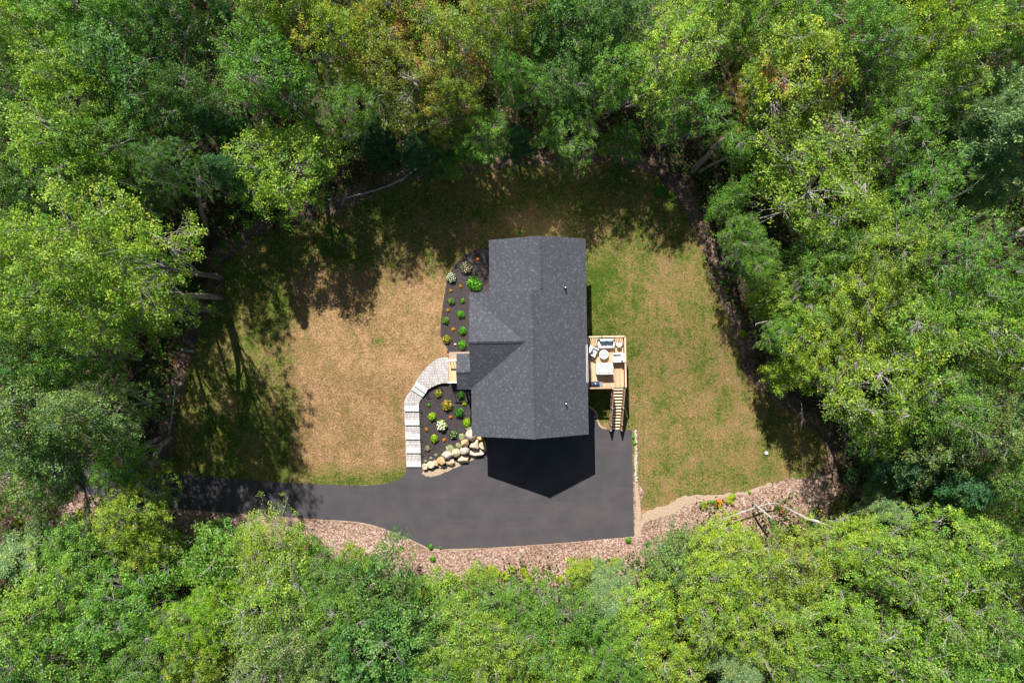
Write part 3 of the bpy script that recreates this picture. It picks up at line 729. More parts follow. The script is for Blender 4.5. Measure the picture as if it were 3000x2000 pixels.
m = MB(); m.box(.31, .62, -.22, .20, .78, .82); m.build('side_shelf', M['steel'], gr, bevel=.01, seg=1)
m = MB(); m.disc((-.05, .1), .05, 1.02, 1.045, 12); m.build('thermometer', M['white'], gr)
m = MB(); m.box(-.38, .28, .23, .27, .70, .92); m.build('back_panel', M['steel'], gr)

# ------------------------------------------------------------------ boulders
def rockmesh(name, rx, ry, rz, seed, material, ang=0, flat=.0):
    rr = random.Random(seed); bm = bmesh.new()
    from mathutils import noise
    if flat:
        for k in range(22):
            d = Vector((rr.uniform(-1, 1), rr.uniform(-1, 1), rr.uniform(-1, 1)))
            m_ = max(abs(d.x), abs(d.y), abs(d.z)); q = d / m_; sph = d.normalized(); d = q * .52 + sph * .42
            bm.verts.new(d * rr.uniform(.86, 1.05))
        h_ = bmesh.ops.convex_hull(bm, input=bm.verts); bmesh.ops.delete(bm, geom=[e for e in h_['geom_interior'] if isinstance(e, bmesh.types.BMVert)], context='VERTS')
        bmesh.ops.dissolve_limit(bm, angle_limit=.16, verts=bm.verts, edges=bm.edges)
        bmesh.ops.bevel(bm, geom=list(bm.edges), offset=.07, segments=2, affect='EDGES', profile=.5)
        bmesh.ops.triangulate(bm, faces=bm.faces); bmesh.ops.subdivide_edges(bm, edges=[e for e in bm.edges if e.calc_length() > .25], cuts=2, use_grid_fill=True)
    else: bmesh.ops.create_icosphere(bm, subdivisions=3, radius=1)
    planes = [(Vector((rr.uniform(-1, 1), rr.uniform(-1, 1), rr.uniform(-.3, 1))).normalized(), rr.uniform(.8, .95)) for k in range(0 if flat else 6)]
    for v in bm.verts:
        for d, o_ in planes:
            k = v.co.dot(d)
            if k > o_: v.co -= d * (k - o_) * .92
        v.co += v.co.normalized() * noise.noise(v.co * 2.1 + Vector((seed * 3.1, 0, 0))) * (.06 if flat else .10)
        v.co += v.co.normalized() * noise.noise(v.co * 6 + Vector((seed * 1.7, 5, 0))) * .03
        v.co = Vector((v.co.x * rx, v.co.y * ry, v.co.z * rz))
    bmesh.ops.recalc_face_normals(bm, faces=bm.faces)
    me = bpy.data.meshes.new(name); bm.to_mesh(me); bm.free(); me.materials.append(material)
    me.polygons.foreach_set('use_smooth', [not flat] * len(me.polygons))
    o = bpy.data.objects.new(name, me); return link(o)
BL = [ # zoom2 x, y, rx, ry, top z, material, flat, label
 (372, 1438, 42, 34, .42, 'rock', 1, 'small tan boulder at the foot of the lowest granite step'),
 (440, 1418, 50, 42, .50, 'rock', 1, 'tan fissured boulder, second from the bottom granite step'),
 (497, 1398, 36, 34, .50, 'rockgold', 1, 'golden brown boulder wedged low between two larger tan ones'),
 (558, 1372, 50, 44, .72, 'rockgold', 1, 'golden boulder with a cracked top below the pinkish round boulder'),
 (562, 1430, 52, 22, .22, 'rock', 1, 'low flat tan stone lying in front of the golden cracked boulder'),
 (623, 1307, 56, 42, .88, 'rockpink', 0, 'smooth round pinkish boulder on the mulch beside the silvery plants'),
 (668, 1376, 56, 46, .50, 'rock', 1, 'angular tan boulder in the lower row under the pinkish round one'),
 (730, 1282, 48, 46, .90, 'rock', 0, 'rounded tan boulder in the upper row between two pale ones'),
 (812, 1350, 70, 48, .55, 'rock', 1, 'large angular tan boulder jutting towards the driveway in the lower row'),
 (826, 1254, 52, 42, 1.0, 'rockpink', 0, 'smooth pale egg shaped boulder below the orange one'),
 (831, 1166, 46, 48, 1.1, 'rockgold', 1, 'orange tan boulder highest on the mulch side of the wall'),
 (902, 1080, 60, 58, 1.3, 'rockpink', 0, 'big rounded pale boulder against the corner of the house'),
 (934, 1176, 64, 60, 1.05, 'rock', 1, 'large flat faced cream boulder between the corner boulder and the driveway'),
 (968, 1270, 96, 40, .50, 'rockpink', 1, 'long low pale boulder along the asphalt edge'),
 (1032, 1192, 46, 66, .85, 'rock', 1, 'tall upright cream boulder at the shaded right end of the wall'),
 (1008, 1108, 46, 26, 1.0, 'rockgold', 0, 'yellowish boulder half hidden under the roof corner'),
]
for i, (x, y, rx, ry, zt_, mt, fl, lab) in enumerate(BL):
    px, py = Z2(x, y); p = P(px, py, zt_ * .6); zb = min(hgt(p.x, p.y), zt_ - .3) - .1; rz = (zt_ - zb) / 2 / .82
    s = (H - zt_) / 2000 / 3.92
    o = rockmesh('boulder', rx * s * 1.15, ry * s * 1.15, rz, i + 3, M[mt], flat=fl); o.location = (p.x, p.y, (zt_ + zb) / 2)
    tag(o, lab, 'boulder', 'boulders of the retaining wall')
p = PG(*Z4(690, 1247)); o = rockmesh('stone', .12, .10, .1, 41, M['rockpink']); o.location = p + Vector((0, 0, .09)); tag(o, 'small white stone on the mulch by the lowest green shrub of the upper bed', 'stone')

# ------------------------------------------------------------------ bed plants
def leaf_arrays(C, Nn, L, Wd, tone):
    """C centres (n,3), Nn normals, L length, Wd width -> verts, faces arrays, tone colours"""
    n = len(C); rnd = rng.normal(size=(n, 3)); t = np.cross(Nn, rnd); t /= np.linalg.norm(t, axis=1)[:, None] + 1e-9
    b = np.cross(Nn, t); l = L[:, None] / 2; w_ = Wd[:, None] / 2
    Vv = np.stack([C - t * l, C + b * w_ - t * l * .1, C + t * l, C - b * w_ - t * l * .1], 1).reshape(-1, 3)
    return Vv, np.repeat(tone, 4, axis=0)
def quads_mesh(name, Vv, tone, material):
    n = len(Vv) // 4; me = bpy.data.meshes.new(name); me.vertices.add(n * 4); me.loops.add(n * 4); me.polygons.add(n)
    me.vertices.foreach_set('co', Vv.astype(np.float32).ravel()); me.loops.foreach_set('vertex_index', np.arange(n * 4, dtype=np.int32))
    me.polygons.foreach_set('loop_start', np.arange(0, n * 4, 4, dtype=np.int32)); me.polygons.foreach_set('loop_total', np.full(n, 4, dtype=np.int32))
    a = me.attributes.new('tone', 'FLOAT_COLOR', 'POINT'); t4 = np.concatenate([tone, np.ones((len(tone), 1))], 1).astype(np.float32)
    a.data.foreach_set('color', t4.ravel()); me.materials.append(material); me.update(calc_edges=True); me.validate(); return me
def norm(a): return a / (np.linalg.norm(a, axis=1)[:, None] + 1e-9)
def shrub_mesh(n, leaf, up=.5, spike=False):
    d = norm(rng.normal(size=(n, 3))); d[:, 2] = np.abs(d[:, 2]) - .15
    r = rng.uniform(.55, 1.0, n) ** .7
    lob = 1 + .16 * np.sin(d[:, 0] * 5 + 1) * np.cos(d[:, 1] * 6)
    C = d * (r * lob)[:, None] * np.array([1, 1, .85]); C[:, 2] += .25
    N = norm(d * .7 + rng.normal(size=(n, 3)) * .45 + np.array([0, 0, up])); L = rng.uniform(.7, 1.3, n) * leaf
    cl = .5 + .5 * np.sin(d[:, 0] * 7) * np.cos(d[:, 1] * 8 + 2)
    tone = np.stack([rng.uniform(0, 1, n), cl, rng.uniform(0, 1, n)], 1)
    V_, t_ = leaf_arrays(C, N, L, L * .6, tone); return quads_mesh('foliage', V_, t_, M['leaf'])
shr = [shrub_mesh(420, .30), shrub_mesh(420, .24), shrub_mesh(300, .38)]
def flowerball(nm, mtl):
    bm = bmesh.new(); bmesh.ops.create_icosphere(bm, subdivisions=1, radius=1); me = bpy.data.meshes.new(nm); bm.to_mesh(me); bm.free(); me.materials.append(mtl); return me
fl_w = flowerball('flower', M['petal']); fl_p = flowerball('flower', M['pink'])
G1 = (.09, .30, .012); G2 = (.05, .19, .02); LM = (.26, .42, .010); OL = (.32, .31, .03); OR = (.62, .26, .02); SG = (.33, .38, .27); GG = (.13, .22, .06); DO = (.46, .21, .02)
def plant(px, py, r, colr, label, cat='shrub', zs=1.0, fl=None, var=0, alpha=0.0, ry=1.0):
    p = PG(px, py); rr = r * (H - p.z) / 2000
    t = empty('flowering_shrub' if fl else ('grass_tuft' if cat == 'grass tuft' else 'garden_shrub'), p + Vector((0, 0, .03)), R.uniform(0, 6)); tag(t, label, cat)
    o = link(bpy.data.objects.new('foliage', shr[var]), t); o.scale = (rr, rr * ry, rr * zs * 1.2); o.color = (*colr, alpha)
    m = MB(); m.tube([(0, 0, -.05), (0, 0, rr * .6)], .012, 5); m.build('stem', M['bark'], t)
    if fl:
        n = fl[1]
        for k in range(n):
            a = k * 2.4; q = math.sqrt((k + .5) / n); f = link(bpy.data.objects.new('flower', fl[0]), t); s_ = rr * fl[2]
            f.location = (math.cos(a) * q * rr * .95, math.sin(a) * q * rr * .95, rr * (1.12 * zs * math.sqrt(max(0, 1 - q * q * .8)) )); f.scale = (s_, s_, s_ * .8)
    return t
pl = [(835, 245, 17, GG, 'pink and white flowering hydrangea by the roof, top of the upper bed', 'shrub', dict(fl=(fl_p, 26, .12))),
 (640, 375, 15, GG, 'white flowering shrub in the shaded left top of the upper bed', 'shrub', dict(fl=(fl_w, 24, .12))),
 (990, 130, 5.5, OR, 'small orange plant highest in the upper bed', 'plant', {}),
 (940, 455, 19, G1, 'largest bright green shrub of the upper bed, by the roof step', 'shrub', dict(ry=1.2)),
 (757, 487, 5, DO, 'small rust coloured plant in shade below the two flowering shrubs', 'plant', {}),
 (633, 545, 5.2, DO, 'small rust orange plant at the left rim of the upper bed below the white flowers', 'plant', {}),
 (640, 685, 11, GG, 'grey green shrub in the left row of the upper bed, beside the small green one', 'shrub', {}),
 (785, 680, 7.5, G1, 'small green shrub standing in shade near the wall', 'shrub', {}),
 (595, 800, 6, DO, 'small half green half orange plant at the left rim of the upper bed', 'plant', dict(alpha=.5)),
 (765, 855, 12, G1, 'bright green shrub in the right row, third above the porch roof', 'shrub', {}),
 (565, 935, 11, (.12, .24, .04), 'light green shrub at the left rim of the upper bed, above the olive yellow one', 'shrub', {}),
 (663, 1050, 5.5, OR, 'small orange plant in the middle of the upper bed, lowest of the orange ones', 'plant', {}),
 (785, 1070, 12, G1, 'bright green shrub in the right row, second above the porch roof', 'shrub', {}),
 (578, 1180, 13, OL, 'round olive yellow shrub at the lower left of the upper bed', 'shrub', dict(var=1)),
 (780, 1255, 13, G1, 'bright green shrub just above the porch roof, beside the white stone', 'shrub', {})]
for x, y, r, c, lab, cat, kw in pl: plant(*Z4(x, y), r, c, lab, cat, **kw)
pl = [(525, 595, 11.5, (.26, .28, .04), 'yellow green shrub nearest the curve of the walkway', 'shrub', dict(var=1)),
 (785, 610, 12, G2, 'dark green shrub just below the porch railing', 'shrub', {}),
 (828, 712, 7, LM, 'small yellow green shrub by the wall under the dark green one', 'shrub', {}),
 (627, 728, 16, OL, 'large olive shrub with reddish leaf tips in the middle of the lower bed', 'shrub', dict(var=1, alpha=.25)),
 (417, 730, 5.5, G1, 'tiny green plant beside the top straight granite step', 'plant', {}),
 (770, 812, 14.5, G2, 'big dark green shrub in the right row of the lower bed', 'shrub', {}),
 (455, 858, 12, LM, 'lime green round shrub left of the middle of the lower bed', 'shrub', {}),
 (667, 865, 5, DO, 'small brown orange plant between the olive and the dark green shrub', 'plant', {}),
 (855, 925, 12, LM, 'yellow green shrub touching the roof edge above the boulders', 'shrub', dict(var=2)),
 (567, 960, 15.5, LM, 'lime hydrangea with large white flower heads in the lower bed', 'shrub', dict(fl=(fl_w, 14, .2))),
 (392, 1010, 5.6, DO, 'small brown orange plant at the left rim of the lower bed', 'plant', {}),
 (698, 1065, 12, G2, 'green shrub with a few pink blossoms near the silvery plants', 'shrub', dict(fl=(fl_p, 7, .12))),
 (480, 1110, 12, LM, 'lime green shrub below the white flowering hydrangea', 'shrub', {}),
 (592, 1127, 5, OR, 'small yellow orange plant between the lime shrub and the silvery plants', 'plant', {}),
 (795, 1090, 9.5, SG, 'silvery leaved plant right of the pink blossomed shrub', 'plant', dict(zs=.5, var=2)),
 (660, 1228, 12, SG, 'largest silvery leaved plant above the pinkish round boulder', 'plant', dict(zs=.5, var=2)),
 (755, 1190, 8, SG, 'small silvery leaved plant beside the orange tan boulder', 'plant', dict(zs=.5, var=2)),
 (878, 1000, 9.5, SG, 'silvery leaved plant between the roof edge and the big corner boulder', 'plant', dict(zs=.5, var=2)),
 (402, 1222, 8, GG, 'low green plant with pink flowers at the left rim of the lower bed', 'plant', dict(fl=(fl_p, 9, .16))),
 (500, 1300, 4.5, SG, 'right one of the three tiny sage tufts by the lowest steps', 'plant', {}),
 (443, 1338, 4.5, SG, 'middle one of the three tiny sage tufts by the lowest steps', 'plant', {}),
 (380, 1370, 4.8, SG, 'left one of the three tiny sage tufts by the lowest steps', 'plant', {})]
for x, y, r, c, lab, cat, kw in pl: plant(*Z2(x, y), r, c, lab, cat, **kw)
for (px, py, r, c, lab) in [(2095, 800, 8, G2, 'small dark green plant at the right lawn edge, upper of the pair'), (2117, 826, 8, G2, 'small dark green plant at the right lawn edge, lower of the pair'),
     (2126, 853, 8, OL, 'small yellowish plant at the right lawn edge below two green ones'), (2174, 977, 11, LM, 'lime green plant at the right lawn edge by the leaf litter'),
     (1933, 560, 17, G2, 'dark green sapling bush on the shaded upper right lawn'), (1840, 1580, 9, G1, 'green weed at the lower right corner of the driveway'),
     (1855, 1280, 5, G1, 'weed at the upper right corner of the driveway'), (1859, 1298, 6, G1, 'weed just below the upper right corner of the driveway'),
     (2104, 1472, 12, OR, 'rust coloured bush in the leaf litter at the lower right'), (2085, 1470, 7, G1, 'small green weed left of the rust coloured bush'),
     (2145, 1452, 9, LM, 'lime green weed right of the rust coloured bush'), (2195, 1440, 5, LM, 'tiny green weed on the sandy edge at the lower right'),
     (1262, 1600, 8, G1, 'green weed at the lowest bulge of the driveway edge'), (1268, 1635, 9, G1, 'green weed in the leaf litter under the driveway bulge'),
     (1045, 1612, 8, G1, 'green weed in the leaf litter below the narrow driveway'), (1290, 1603, 5, G1, 'tiny weed touching the driveway where it is lowest'), (1665, 1638, 6, LM, 'yellow green weed in the litter below the driveway')]:
    plant(px, py, r, c, lab, 'plant')
# path lights
for i, (x, y) in enumerate([(558, 520), (405, 612), (325, 785), (330, 940), (333, 1115), (336, 1280)]):
    p = PG(*Z2(x, y)); t = empty('path_light', p); tag(t, ['black path light at the curve of the walkway near the porch', 'black path light beside the two angled granite steps', 'black path light by the first straight granite step', 'black path light by the second straight granite step', 'black path light by the third straight granite step', 'black path light by the fourth straight granite step'][i], 'path light', 'path lights along the walkway')
    m = MB(); m.tube([(0, 0, 0), (0, 0, .38)], .014, 6); m.build('stake', M['dark'], t)
    m = MB(); m.tube([(0, 0, .38), (0, 0, .43)], [.075, .02], 10); m.build('lamp_shade', M['dark'], t)
# white cap on the lawn
p = PG(2244, 1326); m = MB(); m.tube([(0, 0, 0), (0, 0, .18), (0, 0, .22)], [.15, .15, .08], 12); o = m.build('pipe_cap', M['white']); o.location = p; tag(o, 'small white pipe cap standing on the shaded lower right lawn', 'pipe cap')
# edge stones by the driveway
es = [rockmesh('edge_stone', .11, .08, .07, 60 + k, M['gravel']) for k in range(3)]
cnt = 0
for k in range(34):
    py = 1262 + k * 4.4 + R.uniform(-1, 1); px = 1863 + R.uniform(-2.5, 3.5)
    if k < 3: o = es[k]
    else: o = es[k % 3].copy(); COL.objects.link(o)
    o.location = PG(px, py) + Vector((0, 0, .05)); o.rotation_euler = (0, 0, R.uniform(0, 6)); s_ = R.uniform(.7, 1.3); o.scale = (s_, s_, s_)
    tag(o, 'small pale stone in the row along the right edge of the driveway', 'stone', 'small stones along the driveway edge')

# ------------------------------------------------------------------ trees
def curve_pts(a, b, n, bow, sag=0.0):
    a = np.array(a); b = np.array(b); d = b - a; L = np.linalg.norm(d)
    off = np.array([rng.normal(), rng.normal(), rng.normal() * .5 + sag]) * bow * L
    return [a + d * t + off * math.sin(math.pi * t) * .5 for t in np.linspace(0, 1, n)]
def tubes_mesh(name, segs, material):
    """segs: list of (pts, radii, sides)"""
    m = MB()
    for pts, rad, n in segs: m.tube([Vector(tuple(p)) for p in pts], rad, n, caps=False)
    me = bpy.data.meshes.new(name); me.from_pydata([tuple(v) for v in m.V], [], m.F); me.materials.append(material)
    me.polygons.foreach_set('use_smooth', [True] * len(me.polygons)); me.update(); return me
def fbm_dir(d, ph):
    return (np.sin(d[:, 0] * 3.1 + ph[0]) * np.cos(d[:, 1] * 3.7 + ph[1]) + .6 * np.sin(d[:, 2] * 5.3 + d[:, 0] * 4.1 + ph[2]) + .4 * np.sin(d[:, 1] * 8.1 + d[:, 2] * 6 + ph[3]))
def broadleaf(RC=4.5, HT=14.0, czf=.66, ntip=640, per=27, leaf=.185, spread=.20, lobes=.24, flat=.5, limbs=9, bark='bark', twig='pale', lean=.4, shape=.62, twr=.010, up=.75):
    cz = HT * czf; rz = HT - cz; ph = rng.uniform(0, 6, 4)
    top = np.array([rng.normal() * lean, rng.normal() * lean, HT * .86])
    trunk = curve_pts((0, 0, -.3), top, 9, .05); r0 = .10 + HT * .013
    segs_t = [(trunk, [r0 * (1.25 if i == 0 else 1) * (1 - .86 * i / 8) for i in range(9)], 8)]
    # sub-crowns (lobes) so that the outline is uneven
    K = limbs + 3
    # tips
    d = norm(rng.normal(size=(ntip * 3, 3))); d[:, 2] = d[:, 2] * .9 + .25; d = norm(d)
    d = d[d[:, 2] > -.45][:ntip]
    rad = rng.uniform(.35, 1.0, len(d)) ** .5
    k = 1 + lobes * fbm_dir(d, ph)
    T = d * (rad * k)[:, None] * np.array([RC, RC, rz]) + np.array([top[0] * .7, top[1] * .7, cz])
    # limbs
    limb_pts = []; segs_b = []
    for i in range(limbs):
        a = i * 2.399 + rng.normal() * .25; f = i / max(1, limbs - 1)
        t = .34 + .5 * f; j = int(t * 8); base = trunk[j]
        el = .25 + .9 * f; ln = RC * (.86 - .3 * f)
        end = np.array([math.cos(a) * ln * math.cos(el * .6), math.sin(a) * ln * math.cos(el * .6), 0]) + np.array([top[0] * .7, top[1] * .7, cz + rz * (.05 + .62 * f)])
        pts = curve_pts(base, end, 6, .12, .6); rr = r0 * (.48 - .25 * f)
        segs_b.append((pts, [rr * .62 * (1 - .85 * q / 5) for q in range(6)], 6)); limb_pts += pts[1:]
    limb_pts += trunk[4:]
    LP = np.array(limb_pts)
    C = []; Nn = []; tone = []
    sec_seed = rng.uniform(-1, 1, (5, 3))
    for ti, p in enumerate(T):
        dist = np.linalg.norm(LP - p, axis=1) + (LP[:, 2] > p[2] + .3) * 2.0; q = LP[int(np.argmin(dist))]
        pts = curve_pts(q, p + (p - q) * .12, 4, .14, .3)
        if ti % 5 < 2: segs_b.append((pts, [twr * 2.6, twr * 1.8, twr * 1.1, twr * .5], 3))
        mid = pts[2]; e = pts[3]
        for s_ in range(2 if ti % 5 < 2 else 0):
            ee = e + rng.normal(size=3) * spread * .9; segs_b.append(([mid, (mid + ee) / 2 + rng.normal(size=3) * .08, ee], [twr * 1.0, twr * .7, twr * .35], 3))
        n = int(per * 1.28 * rng.uniform(.5, 1.5)); g_ = rng.normal(size=(n, 3)) * np.array([spread, spread, spread * flat]) * rng.uniform(.7, 1.4)
        c = p + g_; out_ = norm((p - np.array([top[0] * .7, top[1] * .7, cz - rz * .4]))[None])[0]
        n0 = rng.normal(size=3) * .42 + out_ * .40 + np.array([0, 0, up])
        C.append(c); Nn.append(rng.normal(size=(n, 3)) * .45 + n0)
        cl = min(1, max(0, .5 + rng.normal() * .25)); sec = .5 + .5 * math.sin((p @ sec_seed[0]) * .9 + ph[0] * 3) * math.cos((p @ sec_seed[1]) * .8 + ph[1]); sec = min(1, max(0, sec + rng.normal() * .10))
        tone.append(np.stack([np.clip(rng.beta(2, 2.6, n), 0, 1), np.full(n, cl), np.full(n, sec)], 1))
    C = np.concatenate(C); Nn = norm(np.concatenate(Nn)); tone = np.concatenate(tone)
    L = rng.uniform(.65, 1.35, len(C)) * leaf * .86
    Vv, tt = leaf_arrays(C, Nn, L, L * .62, tone)
    return dict(trunk=tubes_mesh('trunk', segs_t, M[bark]), limbs=tubes_mesh('limbs', segs_b, M[twig]), crown=quads_mesh('crown', Vv, tt, M['leaf']), RC=RC, HT=HT, czf=czf)
def pine(RC=3.6, HT=17.0, layers=13, per=150):
    segs = [([(0, 0, -.3), (0, 0, HT * .5), (0, 0, HT)], [.26, .17, .03], 8)]; seg_b = []; C = []; Nn = []; tone = []
    for i in range(layers):
        f = i / (layers - 1); z = HT * (.30 + .68 * f); nb = rng.integers(5, 8)
        for k in range(nb):
            a = k * 2 * math.pi / nb + i * 1.1 + rng.normal() * .2; ln = RC * (1 - f) ** .62 * rng.uniform(.7, 1.12) + .35
            e = np.array([math.cos(a) * ln, math.sin(a) * ln, z + ln * .18]); b = np.array([0, 0, z])
            seg_b.append(([b, (b + e) / 2 + [0, 0, -.08], e], [.045, .03, .01], 4))
            nt_ = int(3 + ln * 4.5)
            for q in range(nt_):
                t = .3 + .75 * (q + 1) / nt_; w_ = ln * .36 * (1.1 - t * .7)
                p = b + (e - b) * t + np.array([-math.sin(a), math.cos(a), 0]) * rng.uniform(-1, 1) * w_
                n = 36; C.append(p + rng.normal(size=(n, 3)) * np.array([.20, .20, .09])); cl = .5 + rng.normal() * .2
                Nn.append(rng.normal(size=(n, 3)) * .6 + np.array([0, 0, .55])); tone.append(np.stack([rng.beta(2, 2, n), np.full(n, np.clip(cl, 0, 1)), rng.uniform(.5, 1, n)], 1))
    C = np.concatenate(C); Nn = norm(np.concatenate(Nn)); tone = np.concatenate(tone); L = rng.uniform(.6, 1.3, len(C)) * .24
    Vv, tt = leaf_arrays(C, Nn, L, L * .32, tone)
    return dict(trunk=tubes_mesh('trunk', segs, M['bark']), limbs=tubes_mesh('limbs', seg_b, M['bark']), crown=quads_mesh('crown', Vv, tt, M['needle']), RC=RC, HT=HT, czf=.6)
PR = dict(
 m=[broadleaf(4.5, 14), broadleaf(4.5, 14, lobes=.34, ntip=620), broadleaf(4.5, 14, czf=.6, lobes=.26, limbs=11), broadleaf(4.5, 14, spread=.17, per=22, ntip=800, leaf=.17, lobes=.30)],
 o=[broadleaf(4.5, 14, leaf=.21, spread=.22, per=26, ntip=520, lobes=.32, flat=.4), broadleaf(4.5, 13, leaf=.23, spread=.24, per=26, ntip=440, lobes=.30)],
 t=[broadleaf(4.5, 13, leaf=.16, per=22, ntip=680, spread=.20, lobes=.30, twr=.012), broadleaf(4.0, 12, leaf=.165, per=20, ntip=600, spread=.20, lobes=.28, twr=.012)],
 s=[broadleaf(2.0, 5.5, czf=.55, leaf=.18, per=26, ntip=210, spread=.18, limbs=6, lobes=.28, twr=.008), broadleaf(2.0, 5.5, czf=.55, leaf=.16, per=26, ntip=220, spread=.17, limbs=6, lobes=.35, twr=.008)],
 p=[pine(), pine(3.2, 15, 12)],
)
CLR = dict(lg=(0.229, 0.380, 0.052), mg=(0.144, 0.303, 0.046), dg=(0.098, 0.218, 0.052), gg=(0.178, 0.284, 0.098), lime=(0.239, 0.429, 0.023), yg=(0.270, 0.401, 0.044), yo=(0.254, 0.332, 0.044), pn=(0.225, 0.342, 0.201), pd=(0.080, 0.185, 0.102))
KNAME = dict(m='maple_tree', o='oak_tree', t='birch_tree', s='sapling', p='pine_tree')
def tree(cx, cy, r, kind, clr, ht, label, auto=0.0, group=None, var=None, lean=(0, 0)):
    """cx, cy, r: crown in overview pixels (2352 wide)"""
    if cy < 420 and 1230 < cx < 1760: ht *= .80
    elif cy < 420 and 780 < cx <= 1230: ht *= .92
    cx *= 1.27551; cy *= 1.27551; r *= 1.27551
    pr = PR[kind][R.randrange(len(PR[kind])) if var is None else var]
    zc = ht * (pr['czf'] + .05); g_ = P(cx, cy, zc); z0 = hgt(g_.x, g_.y)
    Rw = r * .95 * (H - zc) / 2000
    s = Rw / pr['RC']; sz = ht / pr['HT']
    t = empty(KNAME[kind], (g_.x, g_.y, z0 - .05), R.uniform(0, 6.28)); t.rotation_euler = (R.uniform(-.04, .04) + lean[0], R.uniform(-.04, .04) + lean[1], t.rotation_euler[2]); k_ = R.uniform(.86, 1.18); t.scale = (s * k_, s / k_ * 1.04, sz)
    tag(t, label, 'tree' if kind != 's' else 'sapling', group)
    for nm in ('trunk', 'limbs', 'crown'):
        o = link(bpy.data.objects.new(nm, pr[nm]), t)
        if nm == 'crown':
            c = CLR[clr]; j = R.uniform(.88, 1.12); o.color = (c[0] * j * R.uniform(.92, 1.08), c[1] * j, c[2] * j, auto)
    return t
